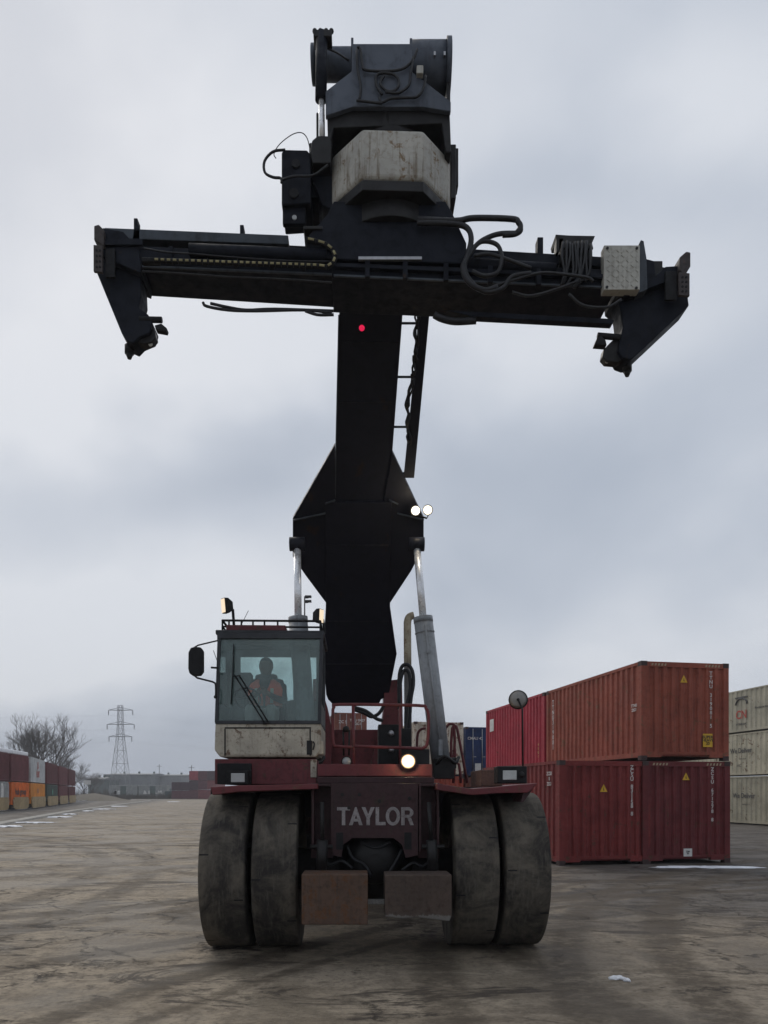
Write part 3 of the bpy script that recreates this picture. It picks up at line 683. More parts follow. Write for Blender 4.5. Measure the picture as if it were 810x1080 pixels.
hr = MB(); hr.tube([L(*q, 9.2) for q in ((372, 788), (356, 787), (351.5, 783), (351, 752), (352.5, 746), (358, 743), (440, 744), (449, 747), (452, 755), (451, 782), (446, 789), (434, 789), (372, 787))], 0.019, 8, curve=3)
hr.tube([L(372.5, 744, 9.2), L(373, 815, 9.2)], 0.019, 8); hr.tube([L(422, 744, 9.2), L(422, 815, 9.2)], 0.015, 8); hr.build('handrail', M['red'], RS)
for pts in (((478, 826), (480, 790), (468, 800), (470, 768), (477, 763.5), (479, 768), (479, 796), (470, 802)), ((493, 826), (484, 778), (481, 766), (477, 768), (476, 800), (484, 806), (486, 826))):
    MB().tube([L(*q, 11.0) for q in pts], 0.020, 8, curve=2).build('step_rail', M['red'], RS)
MB().tube([L(*q, 10.6) for q in ((440, 806), (440, 778), (443, 770), (449, 768))], 0.018, 8, curve=3).build('step_rail', M['red'], RS)

# -- fenders, lights on them
part('fender', M['red_fender'], [(222, 830), (250, 828.5), (335, 826.5), (335, 832), (250, 835), (224, 838.5)], 8.36, 1.85, bevel=0.006)
rf = part('fender', M['red_fender'], [(461, 826.5), (499, 832), (525, 830), (567, 826), (561, 833), (556, 836), (525, 836.5), (499, 838.5), (461, 833)], 8.36, 1.75, bevel=0.006)
part('mud_flap', M['red_dull'], [(553, 832), (564, 829), (558, 838), (552, 846), (549, 846)], 8.40, 1.6, bevel=0.004)
prt('tool_box', M['copper'], 507, 812, 530, 829, 9.1, 0.8); 
hb = prt('headlight', M['black'], 524.5, 808, 556, 826.3, 8.5, 0.22, bevel=0.012)
prt('lens', M['lampglass'], 530.5, 812.5, 545, 822.5, 8.49, 0.04, hb); k = MB(); p = L(550.5, 817, 8.49); k.lathe([(0.003, -0.012), (0.03, -0.008), (0.036, 0.02)], p, (0, 1, 0), 16, closed=False); k.build('indicator', M['grease'], hb)
mr = MB(); c = L(546.5, 738, 8.6); d = Vector((-0.22, -1, -0.12)).normalized()
mr.lathe([(0.003, 0.03), (0.06, 0.026), (0.100, 0.01), (0.107, 0.0), (0.1, -0.012), (0.003, -0.02)], c, d, 32, closed=False); cm = mr.build('convex_mirror', M['black'], RS)
mr = MB(); mr.lathe([(0.003, 0.0345), (0.06, 0.0305), (0.094, 0.0165)], c, d, 32, closed=False); mr.build('mirror_back', M['mirror'], cm)
mr = MB(); mr.tube([c + d * 0.05, L(551, 748, 8.54), L(551.5, 809, 8.54)], 0.010, 8); mr.ball(c + d * 0.04, 0.018, 6); mr.build('mirror_post', M['grease'], cm)

prt('gap_shade_panel', M['black'], 222, 830, 333, 862, 10.25, 0.1); prt('gap_shade_panel', M['black'], 460, 830, 556, 862, 10.25, 0.1)  # black sheets added as the shade between fenders and tyre tops
# -- panel below the cab
cb = prt('cab_base', M['red'], 226.5, 800.5, 333.5, 827, 9.15, 1.9)
prt('lamp_recess', M['black'], 229, 805, 265, 827, 9.10, 0.06, cb)
hl = prt('headlight', M['black'], 239, 813, 262, 827.4, 9.0, 0.12, bevel=0.008); prt('lens', M['lampglass'], 243.5, 815.5, 258, 825, 8.988, 0.03, hl)
prt('white_patch', M['cream'], 327.5, 801, 334, 820, 9.13, 0.03, cb)

# -- cab
CB, CT = 9.2, 9.32               # distance of the front face at sill and roof
cab = part('cab', M['cream'], [(227, 762.5), (338.5, 762.5), (338.5, 791), (333, 798.5), (232, 798.5), (226, 791)], CB, 1.3, bevel=0.02)
ap = prt('access_panel', M['cream'], 238.5, 769, 326, 796, CB - 0.008, 0.03, cab, 0.003)
sm = MB()
prect(sm, 237, 767, 328, 768.4, CB - 0.004, 0.01); prect(sm, 236.6, 768.6, 237.9, 797, CB - 0.004, 0.01); prect(sm, 326.6, 768.6, 327.8, 797, CB - 0.004, 0.01); sm.build('panel_gap', M['black'], cab)
hk = MB(); hk.tube([L(*q, CB - 0.03) for q in ((330, 782), (331.5, 785), (330, 791))], 0.010, 6, curve=3); prect(hk, 323.5, 781, 329, 796, CB - 0.012, 0.02); hk.build('latch', M['grease'], cab)
prt('bumper_pad', M['cream'], 333, 781, 341, 796, CB + 0.02, 0.25, cab, 0.02)
def cq(px, py, back=0.0):        # point on the sloped front of the cab
    t = (762 - py) / 90.0
    return L(px, py, CB + (CT - CB) * t) + Vector((0, back, 0))
depth = 1.22
fr = MB()
def bar(x0, x1, yb, yt, back, d=0.06):
    fr.loft([[cq(x0[0], yb, back), cq(x0[1], yb, back), cq(x0[1], yb, back + d), cq(x0[0], yb, back + d)], [cq(x1[0], yt, back), cq(x1[1], yt, back), cq(x1[1], yt, back + d), cq(x1[0], yt, back + d)]])
bar((226.5, 230), (229.5, 233), 762, 670, -0.01); bar((335, 338.7), (337.5, 341), 762, 670, -0.01)
fr.prism([cq(229.5, 668, -0.015), cq(341, 668, -0.015), cq(341, 673.6, -0.015), cq(229.5, 673.6, -0.015)], (0, 0.07, 0))
fr.prism([cq(227, 760, -0.012), cq(338.6, 760, -0.012), cq(338.6, 763.6, -0.012), cq(227, 763.6, -0.012)], (0, 0.05, 0))
bl, tl, brr, tr_ = cq(227, 762), cq(229.6, 669), cq(338.6, 762), cq(341, 669)
zr = tl.z; zs = bl.z; xl, xr = bl.x, brr.x; y0 = bl.y; y1 = y0 + depth
for x in (xl, xr - 0.05): fr.bb((x, y1 - 0.06, zs), (x + 0.05, y1, zr)); fr.bb((x, y0 + 0.85, zs), (x + 0.05, y0 + 0.91, zr))
fr.bb((xl, y0 + 0.12, zr - 0.07), (xl + 0.05, y1, zr)); fr.bb((xr - 0.05, y0 + 0.12, zr - 0.07), (xr, y1, zr))
fr.build('cab_frame', M['cabdark'], cab, 0.004)
rw = MB()        # rear wall with its window opening, side sills
zw0, zw1 = zs + 0.40, zr - 0.085
rw.bb((xl + 0.05, y1 - 0.05, zs), (xr - 0.05, y1 - 0.01, zw0)); rw.bb((xl + 0.05, y1 - 0.05, zw1), (xr - 0.05, y1 - 0.01, zr))
rw.bb((xl + 0.83, y1 - 0.055, zw0), (xl + 0.875, y1 - 0.012, zw1)); rw.bb((xl + 0.05, y1 - 0.052, zw0), (xl + 0.12, y1 - 0.012, zw1)); rw.bb((xr - 0.12, y1 - 0.052, zw0), (xr - 0.05, y1 - 0.012, zw1))
rw.bb((xl + 0.002, y0 + 0.02, zs), (xl + 0.03, y1 - 0.06, zs + 0.25)); rw.bb((xr - 0.03, y0 + 0.02, zs), (xr - 0.002, y1 - 0.06, zs + 0.25))
rw.bb((xl + 0.004, y0 + 0.9, zr - 0.3), (xl + 0.03, y1 - 0.06, zr - 0.07)); 
rw.build('rear_wall', M['cabin'], cab)
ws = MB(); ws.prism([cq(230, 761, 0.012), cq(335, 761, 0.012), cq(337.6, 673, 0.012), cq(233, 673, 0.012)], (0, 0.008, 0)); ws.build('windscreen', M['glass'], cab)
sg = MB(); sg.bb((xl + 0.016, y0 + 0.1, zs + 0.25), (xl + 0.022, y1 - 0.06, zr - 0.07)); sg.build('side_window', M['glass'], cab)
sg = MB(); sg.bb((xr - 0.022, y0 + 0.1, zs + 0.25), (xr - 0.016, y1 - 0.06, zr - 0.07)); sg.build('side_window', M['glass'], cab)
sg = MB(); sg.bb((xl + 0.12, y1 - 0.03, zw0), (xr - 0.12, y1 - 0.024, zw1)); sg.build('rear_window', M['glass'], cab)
rf_ = MB(); rf_.bb((xl - 0.02, y0 + 0.12, zr), (xr + 0.03, y1 + 0.03, zr + 0.055)); rf_.build('cab_roof', M['cabdark'], cab, 0.012)
rp = MB(); rp.bb((xl + 0.10, y0 + 0.16, zr + 0.055), (xl + 0.82, y1 - 0.2, zr + 0.125)); rp.build('roof_panel', M['red'], cab, 0.01)
rr = MB()
for z, r_ in ((zr + 0.185, 0.014), (zr + 0.11, 0.012)):
    rr.tube([(xl + 0.05, y0 + 0.2, z), (xr - 0.02, y0 + 0.2, z)], r_, 6); rr.tube([(xl + 0.05, y1 - 0.1, z), (xr - 0.02, y1 - 0.1, z)], r_, 6)
    rr.tube([(xl + 0.05, y0 + 0.2, z), (xl + 0.05, y1 - 0.1, z)], r_, 6); rr.tube([(xr - 0.02, y0 + 0.2, z), (xr - 0.02, y1 - 0.1, z)], r_, 6)
for x in (xl + 0.05, xl + 0.13, xl + 0.28, xl + 0.42, xl + 0.56, xl + 0.72, xr - 0.02): rr.tube([(x, y0 + 0.2, zr + 0.05), (x, y0 + 0.2, zr + 0.185)], 0.012, 6)
for x in (xl + 0.05, xr - 0.02): rr.tube([(x, y1 - 0.1, zr + 0.05), (x, y1 - 0.1, zr + 0.185)], 0.012, 6)
rr.build('roof_rail', M['black'], cab)
def spot(px, py, base_py, Y, d, lens, hw, hh):
    mb = MB(); p = L(px, py, Y); d = Vector(d).normalized(); rot = d.to_track_quat('-Y', 'Z').to_matrix().to_4x4(); T = Matrix.Translation(p) @ rot
    mb.loft([[T @ Vector((sx * hw * k, y, sz * hh * k)) for sx, sz in ((-1, -1), (1, -1), (1, 1), (-1, 1))] for k, y in ((1, -0.05), (1, 0.0), (0.55, 0.07))])
    pb = L(px, py, Y); mb.tube([p + Vector((0.03, 0.05, -0.02)), (p.x + 0.06, p.y + 0.06, p.z - 0.03), L(px + 7, base_py, Y) + Vector((0, 0.06, 0))], 0.018, 8)
    o = mb.build('work_light', M['black'], cab, 0.006)
    ln = MB(); ln.box((0, -0.053, 0), (hw * 1.8, 0.012, hh * 1.8), T); ln.build('lens', lens, o); return o
spot(239.5, 639, 667, 9.4, (-0.75, -0.62, -0.1), M['lit_dim'], 0.042, 0.09)
spot(335.5, 650, 668, 9.9, (0.80, -0.55, -0.05), M['lit_dim'], 0.042, 0.09)
MB().tube([L(262, 644, 9.6), L(246, 676, 9.6)], 0.0035, 5).build('antenna', M['black'], cab)
# mirror on its arms
sm_ = MB(); sm_.prism([L(x, y, 9.05) for x, y in ((198.5, 688), (201, 683), (206, 682), (211.5, 682.5), (214, 686), (214, 708), (211, 712), (203, 712.5), (199.5, 710), (198.3, 705))], (0, 0.09, 0)); mo = sm_.build('side_mirror', M['black'], RS, 0.012, 3)
sm_ = MB(); sm_.tube([L(*q, 9.1) for q in ((203, 684), (209, 680.5), (230, 675.5))], 0.009, 8); sm_.tube([L(*q, 9.1) for q in ((205, 711), (208, 715), (224, 719), (227.5, 723), (227.5, 735))], 0.011, 8, curve=2); sm_.tube([L(222.5, 704, 9.15), L(230, 704.5, 9.15)], 0.012, 6); sm_.tube([L(225, 686, 9.1), L(229, 697, 9.1)], 0.004, 5); sm_.ball(L(227.3, 735, 9.1), 0.022, 6); sm_.build('mirror_arm', M['black'], mo)
wp = MB()
for a, b_ in (((247.5, 712), (279, 762)), ((252.5, 712.5), (283, 761.5))): wp.tube([cq(*a, -0.035), cq(*b_, -0.03)], 0.009, 6)
wp.tube([cq(258, 727, -0.035), cq(262, 726, -0.035)], 0.008, 6); wp.tube([cq(278, 763, -0.03), cq(284, 762.5, -0.03)], 0.016, 6); wp.tube([cq(246.5, 714, -0.035), cq(254, 713, -0.035)], 0.008, 6)
wo = wp.build('wiper_arm', M['black'], cab)
wp = MB(); wp.tube([cq(246.8, 680, -0.022), cq(245.8, 712, -0.022), cq(244, 743, -0.022)], 0.008, 6); wp.build('wiper_blade', M['black'], wo)
# seat, console, steering column
st = MB(); dx = L(281, 760, 10.1).x
SY = Lw((0, 9.98, 0)).y
st.box((dx, SY, 2.58), (0.52, 0.5, 0.12)); st.box((dx, SY + 0.27, 2.93), (0.50, 0.12, 0.62), Matrix.Translation((dx, SY + .27, 2.93)) @ Matrix.Rotation(R(-8), 4, 'X') @ Matrix.Translation((-dx, -SY - .27, -2.93))); st.box((dx, SY, 2.39), (0.3, 0.35, 0.28)); st.build('seat', M['seat'], cab, 0.03, 3)
cs = MB(); prect(cs, 242, 709, 265, 766, 9.95, 0.2); prect(cs, 305, 738, 327, 766, 10.1, 0.5); cs.build('console', M['cabin'], cab, 0.02)
sw = MB(); c_ = L(261, 737, 9.62); n_ = Vector((0.05, 0.75, 0.66)).normalized(); u_ = n_.orthogonal().normalized(); v_ = n_.cross(u_)
sw.tube([c_ + 0.16 * (math.cos(t) * u_ + math.sin(t) * v_) for t in [2 * math.pi * k / 24 for k in range(25)]], 0.013, 6); sw.tube([c_, c_ - n_ * 0.0 + Vector((0, -0.25, -0.45))], 0.03, 8)
for k in range(3): sw.tube([c_, c_ + 0.16 * (math.cos(2.1 * k) * u_ + math.sin(2.1 * k) * v_)], 0.009, 5)
sw.build('steering_wheel', M['black'], cab)

# -- lift cylinders
def lift(b0, b1, r1, Yb_, Yt, Yr, pipe):
    c0, c1, c2 = L(*b0, Yb_), L(*b1, Yt), L(*r1, Yr)
    mb = MB(); d = (c1 - c0).normalized()
    mb.cyl(c0, c1, 0.122, 28); mb.cyl(c1 - d * 0.16, c1 - d * 0.145, 0.128, 28); mb.cyl(c1 - d * 0.02, c1 + d * 0.05, 0.126, 28); o = mb.build('lift_cylinder', M['cylgrey'], RS)
    MB().cyl(c1, c2, 0.047, 20).build('cylinder_rod', M['chrome'], o)
    e_ = MB(); e_.cyl(c2 + Vector((-0.10, 0, 0)), c2 + Vector((0.10, 0, 0)), 0.09, 16); e_.build('rod_eye', M['boom'], o)
    if pipe:
        pm = MB(); off = Vector((0.0, -0.145, 0)); a, b_ = c1 - d * 0.08 + off, c0 + d * 0.2 + off
        pm.tube([a, b_], 0.013, 6); pm.box(a.lerp(b_, 0.2), (0.04, 0.04, 0.05)); pm.box(a.lerp(b_, 0.93), (0.05, 0.05, 0.2)); pm.build('oil_pipe', M['cylgrey'], o)
    bm_ = MB(); bm_.box(c0 + Vector((0, -0.1, 0.05)), (0.26, 0.22, 0.26)); bm_.box(c0 + Vector((0.1, -0.12, 0.12)), (0.12, 0.14, 0.14)); bm_.tube([c0 + Vector((-0.1, -.2, .1)), c0 + Vector((0.0, -.28, .2)), c0 + Vector((.14, -.2, .12)), c0 + Vector((.2, -.1, .2))], 0.025, 6, curve=3); bm_.build('valve_block', M['grease'], o, 0.01)
lift((326, 815), (314.5, 655), (313.5, 574), 10.0, 10.0, 10.15, False)
lift((466.5, 815), (446.5, 655), (439.5, 574), 10.0, 10.0, 10.15, True)
# exhaust
ep = MB(); ep.tube([L(430.5, 812, 11.4), L(430, 700, 11.4)], 0.055, 14); ex = ep.build('exhaust_pipe', M['pipe'], RS)
ep = MB(); ep.tube([L(430, 702, 11.4), L(429.7, 664, 11.4), L(430, 655, 11.4), L(432, 650.5, 11.4), L(436.5, 649, 11.4)], 0.056, 14, curve=3); ep.build('exhaust_stack', M['exhaust'], ex)
for pts in (((421, 745), (421, 715), (424, 703), (430, 701), (435, 708), (436, 722), (433, 742), (431, 790)), ((421, 748), (422, 722), (425, 709), (429, 707), (432, 713), (432.5, 728), (428, 752), (429, 796)), ((372, 748), (384, 752), (392, 756), (400, 752), (406, 742)), ((373, 746), (386, 750), (397, 758), (404, 760))):
    MB().tube([L(*q, 11.2) for q in pts], 0.026, 8, curve=4).build('hose', M['hose'], RS)

# -- boom: everything sits on the plane of its underside, rising towards the camera
BN = Vector((0, 0.74, 0.673))
def BY(py): return 15.06 / (1.1 + (836 - py) / F)
def bp(px, py, off=0.0): return Lw(W(px, py, BY(py)) + BN * off)
def bloft(mb, st, th, o0=0.0):
    rings = []
    for py, a, b_ in st:
        rings.append([bp(a, py, o0), bp(b_, py, o0), Lw(W(b_ - 5, py, BY(py)) + BN * (o0 + th)), Lw(W(a + 5, py, BY(py)) + BN * (o0 + th))])
    return mb.loft(rings)
ob = MB(); bloft(ob, ((744, 352, 399), (738, 346, 402), (733, 344, 410), (690, 340.5, 418.5), (640, 343.5, 411.5), (560, 343.5, 412), (530, 343.5, 413)), 1.0)
boom = ob.build('boom', M['boom'], RS, 0.01)
gw = MB()
for poly in ([(353, 470), (308.5, 548), (308.5, 588), (322, 608), (343.6, 637), (350, 637), (350, 530), (353.6, 527)], [(414, 478), (440, 534), (447, 548), (447, 577), (434, 603), (411.6, 637), (405, 637), (405, 527)]):
    pts = [bp(x, y, 0.03) for x, y in poly]; n_ = _RI.to_3x3() @ BN * 0.10; gw.prism(pts, n_)
gw.build('lift_bracket', M['boom'], boom, 0.008)
fl = MB()
for a, b_ in (((353.5, 527), (343, 531)), ((343, 541), (309, 548.5)), ((410, 527), (420, 531.5)), ((419, 541), (447, 548))):
    MB().tube([bp(*a, -0.012), bp(*b_, -0.012)], 0.012, 6).build('edge_flange', M['spreader_light'], boom)
ib = MB(); bloft(ib, ((535, 352.6, 413), (478, 353.5, 414), (330, 357.5, 425), (240, 366, 446), (150, 372, 448)), 0.78, 0.06)
inner = ib.build('inner_boom', M['boom'], RS, 0.01)
fl = MB(); fl.tube([bp(357.2, 333, 0.05), bp(354, 480, 0.05), bp(353.4, 526, 0.04)], 0.008, 6); fl.build('edge_flange', M['spreader_light'], inner)
for y, a, b_ in ((575, 343.6, 412), (655, 343, 412.5), (700, 341, 417)):
    MB().tube([bp(a + 2, y, -0.002), bp(b_ - 2, y, -0.002)], 0.009, 6).build('weld_seam', M['boom'], boom)
for y, a, b_ in ((362, 358, 423.5), (425, 355.5, 418.5)):
    MB().tube([bp(a + 2, y, 0.058), bp(b_ - 2, y, 0.058)], 0.008, 6).build('weld_seam', M['boom'], inner)
lamp('tail_light', bp(381.5, 347, 0.05), (0, -0.74, -0.67), 0.034, M['lit_red'], RS, 0.05)
tray = MB(); bloft(tray, ((506, 425.5, 437), (330, 443, 453.5)), 0.10, 0.06)
to = tray.build('cable_tray', M['boom'], RS, 0.006)
rg = MB()
for y, a, b_ in ((343, 424, 446), (400, 419, 440), (453, 415, 434), (502, 411, 430)): rg.tube([bp(a, y, 0.1), bp(b_, y, 0.1)], 0.014, 6)
rg.build('tray_bracket', M['spreader_light'], to)
random.seed(4)
pts = [bp(436 - 10.5 * ((y - 330) / 175) + (-4.5 * math.exp(-((y - 428) / 28.0) ** 2)) + 4.5, y, 0.02 + 0.02 * math.sin(y * .35)) for y in range(330, 470, 6)]
for k in range(3): MB().tube([p + Vector((random.uniform(-.02, .02) + k * 0.014 - .014, random.uniform(-.02, .02), random.uniform(-.02, .02))) for p in pts], 0.013, 6, curve=2).build('cable', M['hose'], to)
bl = MB(); bl.tube([bp(432, 541, 0.0), bp(450, 545, -0.05), bp(452, 540, -0.06)], 0.012, 6); bl.build('lamp_bracket', M['grease'], RS)
for x, y in ((438.3, 538.5), (451.2, 537.8)): lamp('boom_light', Lw(W(x, y, 10.05)), (0, -1, -0.25), 0.058, M['lit_boom'])

def glow(p, w, col, parent):
    ld = bpy.data.lights.new('lamp_glow', 'POINT'); ld.energy = w; ld.color = col; ld.shadow_soft_size = 0.04
    o = bpy.data.objects.new('lamp_glow', ld); COL.objects.link(o); o.parent = parent; o.location = p
for x, y in ((438.3, 538.5), (451.2, 537.8)): glow(Lw(W(x, y, 9.93)), 2.5, (1, 0.85, 0.62), RS)
glow(L(430.5, 803, 8.80), 3.0, (1, 0.72, 0.42), RS)

# -- boom head
HY = 7.25
hp = part('head_plate', M['head'], [(371, 46), (435, 46), (435, 76), (475.5, 107), (475.5, 117.5), (446, 112.5), (372, 112.5), (343.5, 122), (343.5, 96), (371, 75)], HY, 0.05, bevel=0.006)
hc = MB(); pp(hc, [(372, 50), (434, 50), (434, 78), (474, 109), (476, 160), (470, 160), (466, 130), (352, 135), (346, 160), (345, 122), (345, 98), (372, 77)], HY + 0.052, 1.0)
head = hc.build('boom_head', M['grease'], RS, 0.008); hp.parent = head
for x, y0_, y1_ in ((371.5, 39.5, 50), (433.5, 40, 50)): prt('lifting_lug', M['head'], x - 1.3, y0_, x + 1.3, y1_, HY + 0.01, 0.12, head, 0.003)
pn = MB(); pn.cyl(L(329.5, 68.5, 7.65), L(372, 68.5, 7.65), 0.135, 24); pn.cyl(L(328.8, 68.5, 7.65), L(332, 68.5, 7.65), 0.16, 24); pn.build('head_pin', M['head'], head)
pn = MB(); pn.cyl(L(434, 73, 7.65), L(472, 73, 7.65), 0.215, 24); pn.cyl(L(470, 73, 7.65), L(475, 73, 7.65), 0.24, 24); pn.build('head_pin', M['head'], head)
tp = MB(); prect(tp, 435, 46, 475, 50.5, 7.5, 0.4); prect(tp, 471, 50, 475, 108, 7.55, 0.35); tp.build('pin_guard', M['grease'], head, 0.004)
for x in (458.5, 469): prt('bolt', M['steel'], x - 1, 54, x + 1, 58, 7.42, 0.03, head, 0)
prt('junction_box', M['plate'], 439.5, 68.5, 446.5, 77, 7.2, 0.06, head)
for pts in (((376.5, 50), (380, 52), (382, 68), (386, 74), (410, 75), (426, 72), (436, 62), (440, 52)), ((379, 106), (380.5, 92), (377, 72), (376.5, 52)), ((400, 103), (403, 108), (412, 104), (428, 103), (440, 102), (447, 92), (449, 80)), ((376, 106), (386, 107), (403, 109)),
            ((403, 100), (397, 90), (397, 80), (404, 77), (416, 79), (421, 87), (417, 95), (408, 96), (401, 88), (405, 80)), ((436, 60), (433, 78), (431, 90), (420, 98), (406, 97))):
    MB().tube([L(*q, HY - 0.03) for q in pts], 0.0125, 7, curve=4).build('hose', M['hose'], head)
MB().tube([L(345, 51, 7.4), L(356, 56, 7.4), L(368, 64, 7.4)], 0.01, 6, curve=3).build('hose', M['hose'], head)
# tilt damper left of the head
td = MB(); td.tube([L(339.2, 36, 7.35), L(338.5, 106, 7.35)], 0.055, 16); dm = td.build('damper', M['spreader'], RS)
td = MB(); prect(td, 330.5, 31, 350, 38, 7.3, 0.14)
for x in (332, 338, 344, 349.5): td.ball(L(x, 33, 7.33), 0.024, 6)
td.build('damper_cap', M['grease'], dm, 0.006)
MB().cyl(L(339, 100, 7.35), L(339.8, 146, 7.35), 0.028, 14).build('damper_rod', M['chrome'], dm)
td = MB(); prect(td, 333.5, 118, 335.8, 146, 7.4, 0.05); pp(td, [(329, 148), (335, 143), (346, 143), (350, 150), (349, 172), (330, 172), (327, 160)], 7.3, 0.18); td.build('damper_lug', M['grease'], dm, 0.01)
# rotator housing
cr = L(411.5, 160, 7.72); zt, zb_ = L(411.5, 135, 7.12).z, L(411.5, 189, 7.12).z
octo = [(-0.285, -0.60), (0.285, -0.60), (0.575, -0.27), (0.575, 0.3), (0.285, 0.6), (-0.285, 0.6), (-0.575, 0.3), (-0.575, -0.27)]
rt = MB(); rt.prism([Vector((cr.x + x, cr.y + y, zb_)) for x, y in octo], (0, 0, zt - zb_)); rot_ = rt.build('rotator', M['rotator'], RS, 0.045, 4)
rt = MB(); rt.prism([Vector((cr.x + x * 0.985, cr.y + y * 0.985, zb_ - 0.10)) for x, y in octo], (0, 0, 0.095)); rt.cyl((cr.x, cr.y, zb_ - 0.26), (cr.x, cr.y, zb_ - 0.09), 0.50, 32); rt.build('slew_ring', M['grease'], rot_, 0.006)
rt = MB(); rt.cyl((cr.x, cr.y, zt), (cr.x, cr.y, zt + 0.35), 0.42, 28); rt.build('swivel_neck', M['grease'], rot_)
# side drive box
sb = MB(); pp(sb, [(297, 182), (297, 160), (301, 157.5), (324, 158), (328, 163), (328, 214), (297, 216)], 7.35, 0.4); prect(sb, 298, 214, 322.5, 236, 7.4, 0.06); prect(sb, 326, 176, 352, 208, 7.5, 0.4); prect(sb, 326, 150, 349, 178, 7.6, 0.3)
pp(sb, [(340, 216), (328, 186), (350, 176), (352, 222)], 7.45, 0.4); sx_ = sb.build('drive_box', M['spreader'], RS, 0.012)
for x, y, r_ in ((310, 203, 0.045), (310.5, 229, 0.022), (312, 172, 0.04)):
    k = MB(); p = L(x, y, 7.33 if y < 215 else 7.39); k.cyl(p, p + Vector((0, 0.03, 0)), r_, 16); k.build('port', M['black'] if y != 229 else M['lampglass'], sx_)
for pts, r_ in ((((301, 158), (288, 160), (279, 170), (279.5, 182), (288, 187), (296, 188), (297, 193)), 0.013), (((297, 190), (310, 186), (330, 185), (346, 174)), 0.012), (((327, 158), (324, 146), (318, 140), (308, 142), (295, 152), (289, 162), (291, 167)), 0.0045)):
    MB().tube([L(*q, 7.3) for q in pts], r_, 6, curve=4).build('wire', M['hose'], sx_)
prt('side_bracket', M['grease'], 475.5, 152, 481, 209, 7.5, 0.3); prt('side_bracket', M['grease'], 480, 156, 483.5, 196, 7.55, 0.12)

# -- spreader
SF = 7.35
trunk = MB()
trunk.loft([[L(352, 212, 7.3), L(470, 212, 7.3), L(470, 212, 7.3) + Vector((0, .75, 0)), L(352, 212, 7.3) + Vector((0, .75, 0))], [L(345, 226, 7.3), L(477, 224, 7.3), L(477, 224, 7.3) + Vector((0, .8, 0)), L(345, 226, 7.3) + Vector((0, .8, 0))], [L(324, 250, 7.3), L(492, 256, 7.3), L(492, 256, 7.3) + Vector((0, .62, 0)), L(324, 250, 7.3) + Vector((0, .62, 0))], [L(322, 272, 7.3), L(492, 278, 7.3), L(492, 278, 7.3) + Vector((0, .62, 0)), L(322, 272, 7.3) + Vector((0, .62, 0))]])
sp = trunk.build('spreader', M['spreader'], RS, 0.01)
prt('flange', M['grease'], 320, 238, 340, 241.5, 7.28, 0.5, sp)
# main beams, tilted with the bar
part('main_beam', M['spreader'], low([(350, 271), (640, 284), (650, 342), (350, 330)], SF, .55, 310), SF, 0.55, sp, 0.01)
part('main_beam', M['spreader'], low([(142, 259), (352, 269), (352, 328), (143, 316)], SF, .55, 300), SF + 0.03, 0.5, sp, 0.01)
part('rear_beam', M['boom'], low([(140, 250), (340, 260), (620, 275), (620, 310), (140, 290)], SF + .3, .28, 280), SF + 0.3, 0.28, sp, 0.01)
part('upper_rail', M['spreader_light'], [(110, 240), (304, 248), (304, 257.5), (110, 251)], SF + 0.1, 0.14, sp, 0.006)
part('upper_rail', M['spreader'], [(490, 262), (640, 271), (640, 281), (490, 274)], SF + 0.05, 0.2, sp, 0.006)
prt('sky_glint_strip', M['steel'], 378, 270.3, 445, 273.6, SF - 0.075, 0.03, sp, 0.002)  # pale strip added for the sky light caught on top of the beam
MB().cyl(L(200, 263.5, SF - 0.02), L(345, 270, SF - 0.02), 0.055, 18).build('telescope_cylinder', M['spreader'], sp)
MB().cyl(L(490, 278, SF - 0.02), L(586, 284, SF - 0.02), 0.05, 18).build('telescope_cylinder', M['spreader'], sp)
chn = MB(); prect(chn, 150, 273, 168, 277, SF - 0.08, 0.05)
cpath = [(150 + 6.4 * k, 274.3 + (6.4 * k) * 0.034) for k in range(30)]
cpath += [(345, 282), (351, 278), (354, 271), (351, 264), (344, 258), (333, 254.5), (322, 252.5)]
for k, (a, b_) in enumerate(zip(cpath[:-1], cpath[1:])):
    p, q = L(*a, SF - 0.08), L(*b_, SF - 0.08); 
    chn.mi = 0; chn.tube([p, p.lerp(q, 0.95)], 0.024, 6, smooth=False)
    if k > 1 and k < 36: chn.mi = 1; m_ = p.lerp(q, 0.15); m2 = p.lerp(q, 0.72); chn.tube([m_ + Vector((0, -0.015, 0)), m2 + Vector((0, -0.015, 0))], 0.0125, 6)
chn.build('energy_chain', [M['black'], M['yellowed']], sp)
for x, y in ((141, 230), (253, 237)): prt('lifting_eye', M['spreader'], x, y, x + 4, y + 14, SF + 0.2, 0.1, sp, 0.004)
pp_ = MB(); pp(pp_, [(143, 231), (147, 240), (147, 252), (140, 252)], SF + 0.1, 0.03); pp_.build('lifting_eye', M['spreader'], sp)
part('front_rail', M['spreader_light'], [(150, 279.5), (350, 288), (350, 290), (150, 281.5)], SF + 0.005, 0.02, sp, 0)
part('front_rail', M['spreader_light'], [(352, 289), (636, 301.5), (636, 303.3), (352, 291)], SF - 0.022, 0.02, sp, 0)
part('front_rail', M['spreader'], [(352, 277), (640, 289), (640, 293), (352, 281)], SF - 0.05, 0.05, sp, 0.003)
for x in (178, 214, 246, 285, 318): part('stiffener', M['spreader'], [(x, 258 + (x - 150) * .05), (x + 4, 258 + (x - 150) * .05), (x + 4, 275 + (x - 150) * .05), (x, 275 + (x - 150) * .05)], SF - 0.01, 0.05, sp, 0.003)
for x in (385, 425, 468, 515, 566, 606): part('stiffener', M['spreader'], [(x, 272 + (x - 350) * .045), (x + 5, 272 + (x - 350) * .045), (x + 5, 290 + (x - 350) * .045), (x, 290 + (x - 350) * .045)], SF - 0.06, 0.06, sp, 0.003)
